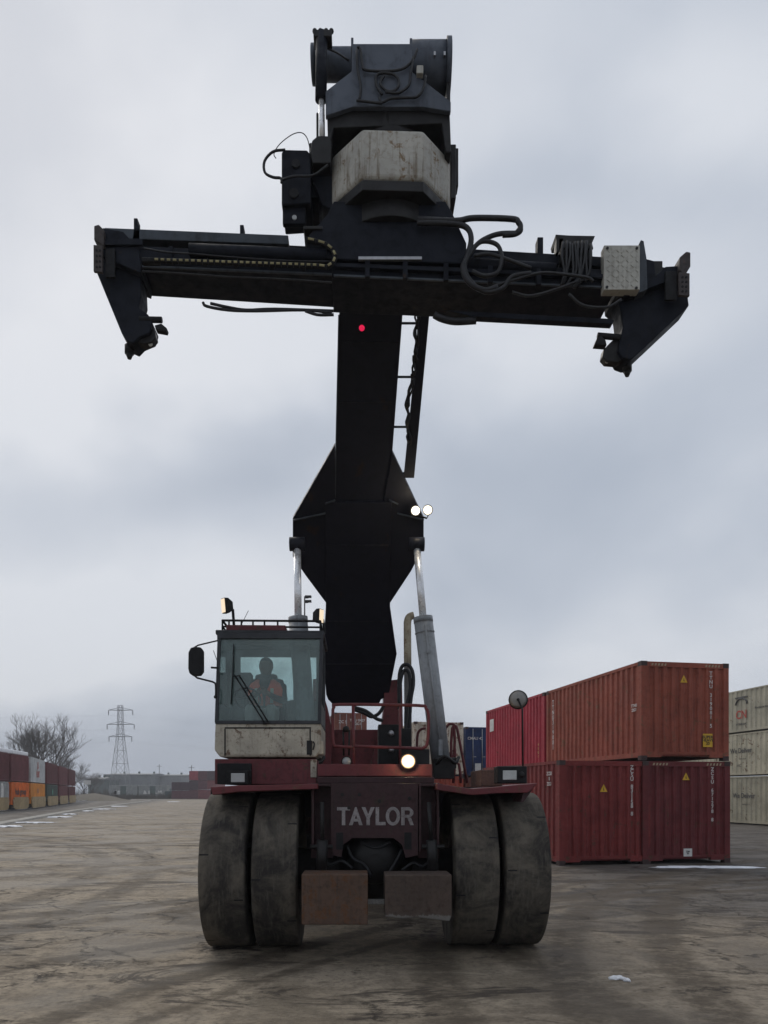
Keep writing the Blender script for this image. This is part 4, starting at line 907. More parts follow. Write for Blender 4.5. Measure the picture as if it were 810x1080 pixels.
for pts in (((150, 286), (200, 289), (240, 292), (290, 294), (350, 298)), ((152, 262), (176, 266), (206, 268), (240, 271), (300, 275), (350, 276))): MB().tube([L(*q, SF - 0.05) for q in pts], 0.009, 6, curve=4).build('hose', M['hose'], sp)
# ends
def spreader_end(plate_, window, gus, arm, ear, hole, lug, lights, mat=M['spreader']):
    e_ = MB(); pp(e_, low(gus, SF, .4, 299), SF + 0.0, 0.4); a0 = e_.build('end_frame', mat, sp, 0.008)
    e_ = MB(); pp(e_, low(plate_, SF, .5, 288), SF - 0.06, 0.5); e_.build('end_plate', M['endplate'], a0, 0.008)
    e_ = MB(); pp(e_, window, SF - 0.07, 0.03); w_ = e_.build('corner_guide', M['endplate'], a0, 0.004)
    xs = [p[0] for p in window]; ys = [p[1] for p in window]
    for fx in (0.35, 0.7):
        for fy in (0.2, 0.4, 0.6, 0.8):
            k = MB(); p = L(min(xs) + fx * (max(xs) - min(xs)), min(ys) + fy * (max(ys) - min(ys)), SF - 0.075); k.cyl(p, p + Vector((0, 0.012, 0)), 0.011, 8); k.build('bolt', M['black'], w_)
    e_ = MB(); pp(e_, low(arm, SF + .08, .24, 325), SF + 0.08, 0.24); ao = e_.build('lifting_leg', mat, sp, 0.012)
    e_ = MB(); pp(e_, low(ear, SF + .12, .1, 300), SF + 0.12, 0.1); ho = L(*hole, SF + 0.14); eo = e_.build('leg_ear', M['grease'], ao, 0.01)
    k = MB(); k.cyl(ho, ho + Vector((0, 0.015, 0)), 0.02, 12); k.build('pin_hole', M['plate'], eo)
    k = MB(); p = L(lug[0], lug[1] - 4, SF + 0.22); k.cyl(p + Vector((0, 0, .06)), p + Vector((0, 0, -.02)), 0.045, 14); k.cyl(p + Vector((0, 0, -.02)), p + Vector((0, 0, -.07)), 0.04, 12, r1=0.018); k.build('twistlock', M['grease'], ao)
    k = MB(); k.tube([L(*q, SF + 0.1) for q in lights[0]], 0.03, 8); pp(k, lights[1], SF + 0.06, 0.08); k.build('sensor_lamp', M['black'], ao, 0.004)
spreader_end([(99, 238), (104, 236.5), (109.5, 242), (109.5, 296), (99, 290)], [(98.5, 258), (108, 259), (108, 287), (98.5, 286)],
             [(108, 240), (130, 244), (146, 262), (149, 282), (148, 316), (108, 300)],
             [(101, 285), (113, 262), (147, 262), (149, 328), (146, 340), (156, 347), (161, 356), (158, 366), (146, 371), (140, 377), (133, 374), (128, 366)],
             [(148, 342), (156, 344), (163, 355), (164.5, 362), (160, 367), (150, 369), (144, 366)], (158.5, 362.5), (136.5, 375),
             [((147, 337), (171, 337.5)), [(163, 343), (170, 341), (176, 346), (175, 349), (164, 347)]])
spreader_end([(717, 271), (724, 265), (728.5, 266), (728.5, 316), (722, 326), (717, 320)], [(716, 287), (727.5, 288), (727.5, 312), (716, 311)],
             [(692, 290), (702, 281), (718, 280), (718, 318), (700, 326), (660, 340), (652, 334), (650, 318), (672, 270), (690, 275)],
             [(652, 330), (690, 280), (722, 284), (727, 322), (668, 392), (664, 394), (656, 391), (652, 384), (657, 360), (655, 345)],
             [(655, 362), (646, 365), (637, 374), (635.5, 382), (640, 387), (652, 388), (660, 384)], (640.5, 380.5), (661.5, 393.5),
             [((654, 356), (630, 354)), [(634, 354), (630, 356), (627.5, 363), (640, 364), (639, 359)]])
for x0, y0_, x1, y1_, m_ in ((111, 262, 121, 292, 'black'), (108, 252, 150, 258, 'spreader'), (702, 286, 714, 316, 'black')): prt('gusset', M[m_], x0, y0_, x1, y1_, SF - 0.03, 0.03, sp, 0.003)
part('fin', M['spreader_light'], [(672, 262), (676, 253), (679, 254), (682, 272), (683, 305), (673, 309)], SF - 0.03, 0.3, sp, 0.004)
prt('end_sensor', M['grease'], 683, 275, 699, 292, SF + 0.05, 0.2, sp)
pb = prt('control_cabinet', M['plate'], 637, 258.5, 675, 305.5, SF - 0.08, 0.10, sp, 0.006)
for x, y in ((640, 303), (671, 304), (640.5, 262), (671.5, 262)):
    k = MB(); p = L(x, y, SF - 0.08); k.cyl(p, p + Vector((0, -0.008, 0)), 0.013, 8); k.build('bolt', M['grease'], pb)
tb = MB()
for i in range(7):
    for j in range(8):
        x, y = 641.5 + 5 * i, 265 + 5.2 * j; p = L(x, y, SF - 0.081); s = 0.016 if (i + j) % 2 else -0.016
        tb.prism([p + Vector((-0.014, 0, -s * .8)), p + Vector((-0.010, 0, -s * .8 - 0.006)), p + Vector((0.014, 0, s * .8)), p + Vector((0.010, 0, s * .8 + 0.006))], (0, -0.004, 0))
tb.build('tread_pattern', M['plate'], pb)
prt('fin', M['spreader'], 567, 250, 573, 268, SF + 0.1, 0.1, sp, 0.004)
hs = MB(); pp(hs, [(586, 247), (600, 248), (628, 248.5), (624, 253), (626, 262), (592, 262), (594, 252), (587, 252)], SF + 0.0, 0.2); prect(hs, 587, 250, 590, 266, SF, 0.1); prect(hs, 592, 264, 625, 275, SF - 0.04, 0.3); hso = hs.build('hose_manifold', M['grease'], sp, 0.006)
random.seed(9)
for k in range(10):
    x = 594 + 3.2 * k
    MB().tube([L(x + random.uniform(-1, 1), 254 + random.uniform(0, 4), SF - 0.06), L(x + random.uniform(-2, 2), 270, SF - 0.08), L(x + random.uniform(-4, 2), 288, SF - 0.07), L(x - random.uniform(2, 16), 300 + random.uniform(-3, 5), SF - 0.05)], 0.013, 6, curve=4).build('hose', M['hose'], hso)
for pts, r_ in ((((440, 231), (480, 233), (500, 230), (540, 231), (547, 235), (549, 240), (545, 246)), 0.026), (((440, 235), (476, 236), (492, 240), (497, 252), (493, 270), (488, 284), (495, 298), (510, 306), (525, 303)), 0.026), (((545, 246), (525, 247), (508, 254), (498, 264), (490, 280), (496, 296), (512, 308), (530, 304), (540, 292), (560, 288)), 0.022), (((498, 262), (508, 255), (520, 256), (527, 262), (529, 276), (524, 288), (510, 291), (498, 286)), 0.020), (((500, 270), (515, 268), (530, 272), (560, 283)), 0.018), (((548, 236), (549, 243), (543, 247), (530, 248)), 0.024),
                (((520, 302), (540, 296), (570, 288), (600, 290), (620, 293), (626, 297)), 0.014), (((540, 308), (560, 312), (590, 304), (610, 296)), 0.013), (((600, 310), (615, 322), (640, 324), (655, 316)), 0.013)):
    MB().tube([L(*q, SF - 0.12) for q in pts], r_, 8, curve=5).build('hose', M['hose'], sp)
for pts in (((214, 319), (218, 323), (240, 327), (270, 328), (320, 327), (350, 330)), ((222, 320), (240, 324), (260, 327), (290, 326), (352, 328)), ((322, 328), (335, 332), (352, 332))):
    MB().tube([L(*q, SF + 0.1) for q in pts], 0.014, 6, curve=4).build('cable', M['hose'], sp)
part('hose_tray', M['spreader'], [(470, 327), (644, 336), (648, 338), (646, 341.5), (500, 334)], SF + 0.1, 0.08, sp, 0.004)
MB().tube([L(*q, SF + 0.12) for q in ((458, 332), (466, 336), (480, 339), (502, 338))], 0.035, 8, curve=4).build('hose', M['hose'], sp)

# ------------------------------------------------------------------ driver
def skin_body(name, verts, edges, radii, sub=1, root=0):
    me = bpy.data.meshes.new(name); me.from_pydata([tuple(v) for v in verts], edges, [])
    o = bpy.data.objects.new(name, me); COL.objects.link(o)
    sk = o.modifiers.new('skin', 'SKIN'); sk.use_smooth_shade = True
    for i, sv in enumerate(me.skin_vertices[0].data): sv.radius = (radii[i], radii[i]) if not isinstance(radii[i], tuple) else radii[i]; sv.use_root = (i == root)
    ss = o.modifiers.new('sub', 'SUBSURF'); ss.levels = sub; ss.render_levels = sub
    dg = bpy.context.evaluated_depsgraph_get(); dg.update()
    m2 = bpy.data.meshes.new_from_object(o.evaluated_get(dg)); bpy.data.objects.remove(o)
    o = bpy.data.objects.new(name, m2); COL.objects.link(o); return o
hipw = W(281, 760, 10.0)
per = empty('person', (hipw.x, 9.98, 2.715)); tag(per, 'driver in an orange safety vest seated behind the cab windscreen, hands crossed in front', 'person')
V = []; E_ = []; Rd = []
def jv(p, r, prev=None):
    V.append(Vector(p)); Rd.append(r); i = len(V) - 1
    if prev is not None: E_.append((prev, i))
    return i
pel = jv((0, 0.02, 0.06), (0.15, 0.12)); wa = jv((0, 0.03, 0.22), (0.15, 0.12), pel); che = jv((0, 0.03, 0.40), (0.17, 0.13), wa); ub = jv((0, 0.03, 0.51), (0.13, 0.09), che)
nk = jv((0, 0.012, 0.578), 0.056, ub); hd0 = jv((0, -0.014, 0.640), (0.080, 0.104), nk); hd1 = jv((0, -0.015, 0.705), (0.104, 0.126), hd0); hd2 = jv((0, -0.005, 0.795), (0.090, 0.108), hd1)
for s in (-1, 1):
    sh_ = jv((s * 0.175, 0.03, 0.50), 0.066, ub); el = jv((s * 0.245, -0.06, 0.26), 0.050, sh_); fo = jv((s * 0.15, -0.24, 0.28), 0.042, el); wr = jv((s * 0.06, -0.34, 0.33), 0.030, fo)
    pa = jv((s * 0.01, -0.37, 0.345), (0.035, 0.022), wr)
    for k, (fx, fz, ln) in enumerate(((-0.05, 0.03, 0.062), (-0.058, 0.008, 0.07), (-0.056, -0.014, 0.064), (-0.048, -0.034, 0.05))):
        f1 = jv((s * (0.01 + fx * 0.7), -0.385, 0.345 + fz * 0.8), 0.0095, pa); jv((s * (0.01 + fx * 0.7 - ln * 0.5), -0.37 + 0.012, 0.343 + fz), 0.008, f1)
    t1 = jv((s * 0.025, -0.385, 0.385), 0.0105, wr); jv((s * -0.005, -0.39, 0.40), 0.009, t1)
    th = jv((s * 0.10, -0.10, 0.04), 0.095, pel); kn = jv((s * 0.13, -0.46, 0.14), 0.068, th); sn = jv((s * 0.14, -0.53, -0.10), 0.055, kn); an = jv((s * 0.145, -0.56, -0.30), 0.042, sn); jv((s * 0.155, -0.68, -0.335), 0.04, an)
body = skin_body('body', V, E_, Rd, 2); body.parent = per
bm_ = body.data; bm_.materials.clear()
for m_ in ('hoodie', 'skin', 'trousers', 'black'): bm_.materials.append(M[m_])
for p in bm_.polygons:
    c_ = p.center; i = 0
    if c_.z > 0.575 and abs(c_.x) < 0.13: i = 1
    elif c_.y < -0.335 and c_.z > 0.25: i = 1
    elif c_.z < 0.17 and c_.y < 0.4: i = 2
    if c_.z < -0.285: i = 3
    p.material_index = i; p.use_smooth = True
fc = MB()
for s in (-1, 1):
    fc.ball((s * 0.031, -0.098, 0.72), 0.011, 6); fc.ball((s * 0.082, -0.005, 0.708), 0.026, 6, (0.4, 0.8, 1.2))
fc.build('eye', M['skin'], per)
ns = MB(); ns.loft([[Vector((x * k, y, z)) for x in (-0.008, 0.008)] + [Vector((0, y - d, z))] for k, y, z, d in ((0.6, -0.105, 0.73, 0.006), (1.2, -0.104, 0.70, 0.022), (1.8, -0.102, 0.685, 0.024), (1.4, -0.1, 0.678, 0.004))]); ns.build('nose', M['skin'], per)
mo_ = MB(); mo_.ball((0, -0.093, 0.652), 0.02, 6, (1.2, 0.5, 0.35)); mo_.build('mouth', M['skin'], per)
ha = MB(); rings = []
for k in range(6):
    t = k / 5; z = 0.735 + 0.095 * math.sin(t * math.pi / 2); rr_ = math.cos(t * math.pi / 2) * 1.0 + 0.03
    rings.append([Vector((0.087 * rr_ * math.cos(a), -0.004 + 0.105 * rr_ * math.sin(a) + 0.012, z + 0.018 * (math.sin(a) < -0.4) * (1 - t))) for a in [2 * math.pi * i / 20 for i in range(20)]])
ha.loft(rings, True); ha.build('hair', M['black'], per)
hc_ = MB(); hc_.tube([(0.105 * math.cos(t), 0.02 + 0.095 * math.sin(t), 0.575 + 0.022 * math.sin(t)) for t in [2 * math.pi * k / 20 for k in range(21)]], 0.042, 8); hc_.build('hood_collar', M['hoodie'], per)
vs = MB()
for s in (-1, 1):
    rows = []
    for z, wx, yf, yb_, inn in ((0.19, 0.172, -0.118, 0.16, 0.012), (0.30, 0.185, -0.118, 0.17, 0.02), (0.40, 0.19, -0.115, 0.175, 0.04), (0.48, 0.165, -0.085, 0.155, 0.07), (0.56, 0.11, -0.02, 0.10, 0.075)):
        wx *= 1.16; yf -= 0.045; rows.append([Vector((s * x, y, z)) for x, y in ((inn, yf), (wx * 0.7, yf + 0.01), (wx, yf + 0.07), (wx * 1.02, 0.03), (wx * 0.9, yb_ - 0.04), (wx * 0.5, yb_), (0.003, yb_))])
    vs.loft(rows, True, caps=False, closed=False)
vo_ = vs.build('safety_vest', M['vest'], per); so = vo_.modifiers.new('thick', 'SOLIDIFY'); so.thickness = 0.008
for s in (-1, 1):
    st_ = MB(); st_.loft([[Vector((s * (0.095 - 0.02), -0.172, 0.22)), Vector((s * (0.095 + 0.02), -0.172, 0.22)), Vector((s * (0.095 + 0.02), -0.166, 0.22)), Vector((s * (0.095 - 0.02), -0.166, 0.22))], [Vector((s * (0.1 - 0.02), -0.169, 0.41)), Vector((s * (0.1 + 0.02), -0.169, 0.41)), Vector((s * (0.1 + 0.02), -0.161, 0.41)), Vector((s * (0.1 - 0.02), -0.161, 0.41))]]); st_.build('reflective_strip', M['reflect'], vo_)

# ------------------------------------------------------------------ the train on the left
TY = math.atan2(0.31, 1.0)
tdir = Vector((-0.31, 1, 0)).normalized(); tn = Vector((tdir.y, -tdir.x, 0))       # tn points towards the yard
def tp_(Y, off=0.0): return Vector((-36.6 - 0.31 * (Y - 80), Y, 0)) - tn * 1.3 + tn * off
m_bal = paint('ballast', (0.085, 0.08, 0.075), (0.04, 0.037, 0.034), 0.7, 0.9, scale=3, bump=0.8)
tr_ = MB(); path = [(Vector((-36.7 - 0.16 * (Y - 80), Y, 0)) - Vector((0.987, 0.158, 0)) * 1.3) if Y < 80 else tp_(Y) for Y in (20, 40, 60, 72, 76, 80.5, 85, 100, 140, 210)]
tr_.loft([[p - tn * 3.2, p - tn * 2.0 + Vector((0, 0, 0.05)), p + tn * 2.0 + Vector((0, 0, 0.05)), p + tn * 3.4] for p in path], caps=False, closed=False); tag(tr_.build('ballast_bed', m_bal), kind='structure')
for s in (-0.75, 0.75):
    r_ = MB(); r_.loft([[p + tn * (s + dx_) + Vector((0, 0, z)) for dx_, z in ((-0.035, 0.055), (0.035, 0.055), (0.035, 0.19), (-0.035, 0.19))] for p in path]); tag(r_.build('railway_rail', M['steel']), kind='structure')
ke = MB(); kp = [Vector(p) for p in ((-14, 20, 0), (-21.4, 43, 0), (-29.5, 73, 0), (-39.6, 117, 0), (-50, 165, 0))]
ke.loft([[p + Vector((dx_, 0, z)) for dx_, z in ((-0.45, 0), (-0.4, 0.12), (0.35, 0.12), (0.4, 0))] for p in kp], caps=False, closed=False)
tag(ke.build('kerb', paint('old_concrete', (0.30, 0.285, 0.255), (0.14, 0.13, 0.115), 0.6, 0.9, scale=1.5)), kind='structure')
m_tan = cmat('tan_wagon_paint', (0.36, 0.26, 0.13), 0.3, (0.08, 0.04, 0.025), (0.1, 0.075, 0.05))
m_mar = cmat('train_maroon', (0.12, 0.03, 0.034), 0.1, dirt=(0.06, 0.025, 0.027)); m_mar2 = cmat('train_dull_maroon', (0.155, 0.045, 0.05), 0.1, dirt=(0.08, 0.03, 0.03))
m_ora = cmat('train_orange', (0.75, 0.16, 0.02), 0.1, dirt=(0.25, 0.06, 0.02), amt=0.25); m_yor = cmat('train_amber', (0.70, 0.27, 0.04), 0.1, dirt=(0.25, 0.09, 0.02), amt=0.25)
m_tw = cmat('train_white', (0.52, 0.53, 0.53), 0.05, dirt=(0.3, 0.29, 0.28)); m_grn = cmat('train_green', (0.055, 0.08, 0.065), 0.1); m_gry = cmat('train_silver', (0.36, 0.36, 0.35), 0.1)
def wagon(Y, label, Ln=12.6):
    o = empty('well_wagon', tp_(Y), TY); tag(o, label, 'rail wagon', 'tan well wagons of the container train')
    b = MB()
    for s in (-1, 1):
        b.prism([Vector((s * 1.32, 0.35, 1.05)), Vector((s * 1.32, 0.75, 1.36)), Vector((s * 1.32, Ln - 0.75, 1.36)), Vector((s * 1.32, Ln - 0.35, 1.05)), Vector((s * 1.32, Ln - 0.55, 0.35)), Vector((s * 1.32, Ln - 1.1, 0.16)), Vector((s * 1.32, 1.1, 0.16)), Vector((s * 1.32, 0.55, 0.35))], (s * -0.07, 0, 0))
    b.bb((-1.25, 0.9, 0.36), (1.25, Ln - 0.9, 0.46)); b.bb((-0.5, -0.2, 0.85), (0.5, 0.95, 1.05)); b.bb((-0.5, Ln - 0.95, 0.85), (0.5, Ln + 0.2, 1.05))
    b.build('well_body', m_tan, o)
    for yy in (0.15,):
        t = MB()
        for s in (-0.75, 0.75):
            for q in (-0.85, 0.85): t.cyl((s - 0.06, yy + q, 0.62), (s + 0.06, yy + q, 0.62), 0.42, 18)
            t.box((s * 1.2, yy, 0.62), (0.12, 2.2, 0.34))
        t.build('bogie', M['grease'], o)
    return o
def on_train(Y, z, label, mat, H, Ln=12.0, texts=(), frame=None):
    o = container(label, mat, Ln, H=H, parts=False, group='containers riding on the train', frame=frame); o.location = tp_(Y + 0.35) + Vector((0, 0, z)); o.rotation_euler = (0, 0, TY)
    return o
def side_text(o, s, size, y, z, mat, **kw):
    RIGHTF = Matrix(((0, 0, 1), (1, 0, 0), (0, 1, 0))).to_4x4()
    text('lettering', s, size, mat, o, (1.23, y, z), RIGHTF, **kw)
GREEN = plain('green_emblem', (0.05, 0.3, 0.2))
GT = 'containers riding on the train'
# beyond Y = 80 the track runs straight; nearer it bends, so the two short wagons there have their own heading
TY2 = math.atan2(0.16, 1.0); td2 = Vector((-0.16, 1, 0)).normalized(); tn2 = Vector((td2.y, -td2.x, 0))
def tp2(Y): return Vector((-36.7 - 0.16 * (Y - 80), Y, 0)) - tn2 * 1.3
def ride(z, label, mat, H, Ln, pos, yaw):
    o = container(label, mat, Ln, H=H, parts=False, group=GT); o.location = pos + Vector((0, 0, z)); o.rotation_euler = (0, 0, yaw); return o
for Y, wl0, (l_lab, l_m), (u_lab, u_m) in ((68.1, 'short tan well wagon under the silver container with a swirl', ('silver container with a pale swirl, low in a short wagon', m_gry), ('maroon container with a snowy roof, riding above the silver one', m_mar)),
                                         (74.4, 'short tan well wagon under the orange container', ('orange container with dark lettering, low in its wagon', m_ora), ('maroon container with a snowy roof, riding above the orange one', m_mar2))):
    o = wagon(Y, wl0, 5.9); o.location = tp2(Y); o.rotation_euler = (0, 0, TY2)
    a_ = ride(0.53, l_lab, l_m, 2.3, 5.6, tp2(Y + 0.1), TY2); b2 = ride(2.85, u_lab, u_m, 2.72, 5.6, tp2(Y + 0.1), TY2)
    if l_m is m_gry: k = MB(); k.ball((1.23, 3.6, 1.3), 0.75, 8, (0.02, 0.6, 1.2)); k.build('swirl_emblem', M['white'], a_)
    else: side_text(a_, 'hub group', 0.85, 2.9, 1.35, MARKD, bold=0.04)
    k = MB(); k.bb((-1.2, 0.05, 2.72), (1.2, 5.55, 3.12)); k.build('snow_cover', M['snow'], b2, 0.1, 3)
for Y, wl0, (l_lab, l_m), (u_lab, u_m) in ((80.6, 'tan well wagon under the amber container', ('amber container below the white one', m_yor), ('white container with red lettering riding above the amber one', m_tw)),
                                         (94.0, 'tan well wagon under the dark green container', ('dark green container with a small emblem, low in its wagon', m_grn), ('maroon container riding above the dark green one', m_mar)),
                                         (107.6, 'tan well wagon second from the far end of the train', ('maroon container low in the second last wagon', m_mar2), ('dull maroon container riding high on the second last wagon', m_mar2)),
                                         (121.2, 'tan well wagon at the far end of the train', ('dark maroon container low in the last wagon', m_mar), ('dark maroon container riding high on the last wagon', m_mar))):
    wagon(Y, wl0)
    a_ = ride(0.53, l_lab, l_m, 2.3, 12.0, tp_(Y + 0.35), TY); b2 = ride(2.85, u_lab, u_m, 2.72, 12.0, tp_(Y + 0.35), TY)
    if l_m is m_yor: side_text(a_, 'hub', 0.9, 5.5, 1.5, plain('ochre_lettering', (0.3, 0.1, 0.03)), bold=0.03); side_text(b2, 'J.B.\nHUNT', 1.0, 5.6, 1.45, REDL, bold=0.04)
    if l_m is m_grn: k = MB(); k.ball((1.23, 6, 1.35), 0.4, 8, (0.03, 1, 1)); k.build('round_emblem', GREEN, a_)

# ------------------------------------------------------------------ background, left
def bare_tree(x, y, h, seed, label, group='bare winter trees along the railway', spread=1.0, depth=7, r0=None):
    random.seed(seed); tk = MB(); cr_ = MB()
    def grow(p, d, ln, r, lev):
        q = p; k = 3; dd = d.copy(); pts = [p.copy()]
        for i in range(k):
            dd = (dd + Vector((random.uniform(-1, 1), random.uniform(-1, 1), random.uniform(-0.5, 0.9))) * 0.16).normalized(); q = q + dd * ln / k; pts.append(q.copy())
        (tk if lev == 0 else cr_).tube(pts, r, 5 if lev < 3 else 3, r1=r * 0.62, caps=False)
        if lev >= depth: return
        for c in range(random.choice((2, 3, 3)) if lev > 0 else 6):
            a = random.uniform(0, 2 * math.pi); sp_ = random.uniform(0.35, 0.75) * spread
            nd = (dd + Vector((math.cos(a), math.sin(a), 0)) * sp_ + Vector((0, 0, 0.12))).normalized()
            st0 = pts[-1] if c < 2 else pts[1].lerp(pts[-1], random.random())
            grow(st0, nd, ln * random.uniform(0.62, 0.85), r * 0.62, lev + 1)
    root = empty('bare_tree', (x, y, 0)); tag(root, label, 'tree', group)
    grow(Vector((0, 0, 0)), Vector((0, 0, 1)), h * 0.22, r0 or h * 0.0165, 0)
    tk.build('trunk', M_BARK, root); cr_.build('crown', M_BARK, root)
    return root
M_BARK = plain('winter_bark', (0.105, 0.092, 0.082), 0.9)
def gx(px, Y): return (px - 405) / F * Y
bare_tree(gx(36, 150), 150, 21.5, 5, 'tall bare tree with a broad crown rising behind the maroon containers', spread=1.1)
bare_tree(gx(56, 155), 155, 22.5, 12, 'tallest bare tree, rising behind the white container of the train', spread=1.0)
bare_tree(gx(20, 165), 165, 16, 15, 'lower bare tree at the outer flank of the tall pair, behind snowy roofs')
bare_tree(gx(70, 170), 170, 14.5, 21, 'bare tree between the tall pair and the end of the train')
bare_tree(gx(88, 210), 210, 11, 33, 'small bushy bare tree past the end of the train', spread=1.3)
bare_tree(gx(97, 260), 260, 12, 35, 'small bare tree between the bushy one and the grey sheds', spread=1.3)
m_scrub = plain('winter_scrub', (0.075, 0.062, 0.048), 0.95)
def scrub(px0, px1, Y, h, seed, n=900):
    random.seed(seed); mb = MB()
    for i in range(n):
        x = gx(random.uniform(px0, px1), Y); y = Y + random.uniform(-3, 3); hh = h * (0.45 + 0.55 * abs(mnoise.noise(Vector((x * 0.35, seed, 0))))) * random.uniform(0.5, 1.3)
        p = Vector((x, y, 0)); d = Vector((random.uniform(-0.5, 0.5), random.uniform(-.4, .4), 1)) * hh
        mb.tube([p, p + d * 0.5 + Vector((random.uniform(-.2, .2), 0, 0)), p + d], 0.05, 3, r1=0.015, caps=False)
    return tag(mb.build('scrub', m_scrub), kind='stuff')
scrub(82, 134, 186, 1.2, 15, 1400); scrub(98, 180, 222, 2.6, 5); scrub(60, 130, 240, 4.5, 6, 700); scrub(96, 215, 420, 7, 9, 900)
gb = MB(); rings = []
for px, z in ((70, 0.0), (84, 1.3), (100, 1.7), (116, 1.0), (128, 0.4), (138, 0.0)):
    rings.append([Vector((gx(px, Y), Y, zz * z)) for Y, zz in ((165, -0.02), (172, 0.55), (180, 1.0), (195, 1.0), (205, -0.02))])
gb.loft(rings, True, caps=False, closed=False)
tag(gb.build('grass_bank', paint('dead_grass', (0.10, 0.084, 0.058), (0.035, 0.03, 0.022), 0.85, 0.95, scale=0.6, bump=0.6)), kind='structure')
m_shed = paint('shed_cladding', (0.19, 0.20, 0.205), (0.11, 0.11, 0.11), 0.4, 0.7, scale=0.15); m_shed2 = paint('pale_shed_cladding', (0.25, 0.255, 0.26), (0.15, 0.15, 0.15), 0.4, 0.7, scale=0.15); m_sgr = paint('green_shed_cladding', (0.10, 0.13, 0.12), (0.07, 0.08, 0.08), 0.4, 0.7, scale=0.15)
def shed(px0, px1, py, Y, dep, mat, label, nb=8):
    h = CAM_H + (836 - py) * Y / F; x0, x1 = gx(px0, Y), gx(px1, Y)
    o = empty('warehouse', (x0, Y, 0)); tag(o, label, 'warehouse', 'grey warehouses on the horizon')
    b = MB(); w_ = x1 - x0; b.bb((0, 0, 0), (w_, dep, h - 0.6)); b.build('wall', mat, o)
    r_ = MB(); r_.prism([Vector((-0.3, -0.3, h - 0.6)), Vector((-0.3, -0.3, h - 0.1)), Vector((-0.3, dep / 2, h + 0.7)), Vector((-0.3, dep + 0.3, h - 0.1)), Vector((-0.3, dep + 0.3, h - 0.6))], (w_ + 0.6, 0, 0)); r_.build('roof', m_shed, o)
    for k in range(nb):
        d = MB(); xx = (k + 0.5) * w_ / nb; d.bb((xx - 1.6, -0.06, 0.1), (xx + 1.6, -0.01, 3.8)); d.build('loading_door', m_sgr, o)
    for k in range(3):
        v = MB(); xx = (k + 0.6) * w_ / 3; v.cyl((xx, dep / 2, h + 0.5), (xx, dep / 2, h + 1.6), 0.5, 10); v.build('roof_vent', m_sgr, o)
shed(110, 159, 816.5, 360, 30, m_shed, 'long grey warehouse on the horizon behind the pylon', 6)
shed(160, 203, 817.5, 375, 30, m_shed2, 'paler grey warehouse on the horizon behind the far container stack', 5)
shed(93, 109, 821, 340, 20, m_sgr, 'low green grey shed on the horizon beside the white sign', 2)
# boxcars in front of the sheds
m_box = cmat('boxcar_grey', (0.27, 0.28, 0.27), 0.3, (0.1, 0.06, 0.04), (0.14, 0.14, 0.13), 0.4)
for k, (p0, lab) in enumerate(((115, 'dirty pale boxcar beside the grass bank, in front of the warehouses'), (146, 'dirty pale boxcar beside the far container stack, in front of the warehouses'))):
    Y = 236; o = empty('boxcar', (gx(p0, Y), Y, 0)); tag(o, lab, 'boxcar', 'boxcars parked in front of the warehouses')
    w_ = gx(p0 + 30, Y) - gx(p0, Y)
    b = MB(); b.bb((0, 0, 1.0), (w_, 3.0, 4.1)); b.build('body', m_box, o, 0.1)
    b = MB(); b.bb((w_ * 0.4, -0.05, 1.1), (w_ * 0.6, -0.01, 3.8)); b.build('door', m_sgr, o)
    for f_ in (0.14, 0.86):
        b = MB()
        for q in (-0.9, 0.9): b.cyl((w_ * f_ + q, -0.05, 0.45), (w_ * f_ + q, 3, 0.45), 0.45, 14)
        b.box((w_ * f_, 1.5, 0.7), (2.6, 2.4, 0.4)); b.build('bogie', M['grease'], o)
    random.seed(40 + k); b = MB()
    for q in range(7):
        xx = random.uniform(0.5, w_ - 2); b.prism([Vector((xx, -0.012, 1.3)), Vector((xx + random.uniform(.6, 1.6), -0.012, 1.4)), Vector((xx + random.uniform(.3, 1.2), -0.012, 2.6)), Vector((xx + .2, -0.012, 2.2))], (0, 0.01, 0))
    b.build('graffiti', M['white'], o)
# sign
o = empty('sign', (gx(88, 200), 200, 0)); tag(o, 'small white sign on posts by the end of the train', 'sign')
b = MB(); b.bb((0, 0, 3.9), (1.9, 0.08, 5.0)); b.build('sign_board', M['white'], o)
for xx in (0.2, 1.7):
    b = MB(); b.bb((xx - 0.05, 0.085, 0), (xx + 0.05, 0.18, 4.9)); b.build('post', M['grease'], o)
# pylon and wires
Y = 350; o = empty('power_pylon', (gx(127, Y), Y, 0)); tag(o, 'tall steel lattice pylon with three pairs of arms', 'pylon')
def ph(py): return CAM_H + (836 - py) / F * Y
m_gal = paint('galvanised_steel', (0.22, 0.225, 0.235), (0.09, 0.09, 0.1), 0.3, 0.6)
tw = MB(); lev = [(0, 4.2), (8, 3.3), (15, 2.6), (21, 2.0), (26, 1.5), (31, 1.15), (36, 1.0), (ph(744), 0.9)]
for (z0, a0), (z1, a1) in zip(lev[:-1], lev[1:]):
    q0 = [Vector((s * a0, t * a0, z0)) for s, t in ((-1, -1), (1, -1), (1, 1), (-1, 1))]; q1 = [Vector((s * a1, t * a1, z1)) for s, t in ((-1, -1), (1, -1), (1, 1), (-1, 1))]
    for i in range(4):
        j = (i + 1) % 4; tw.tube([q0[i], q1[i]], 0.11, 4, False); tw.tube([q0[i], q1[j]], 0.06, 4, False); tw.tube([q0[j], q1[i]], 0.06, 4, False); tw.tube([q1[i], q1[j]], 0.07, 4, False)
tw.build('lattice_tower', m_gal, o)
wire_pts = []
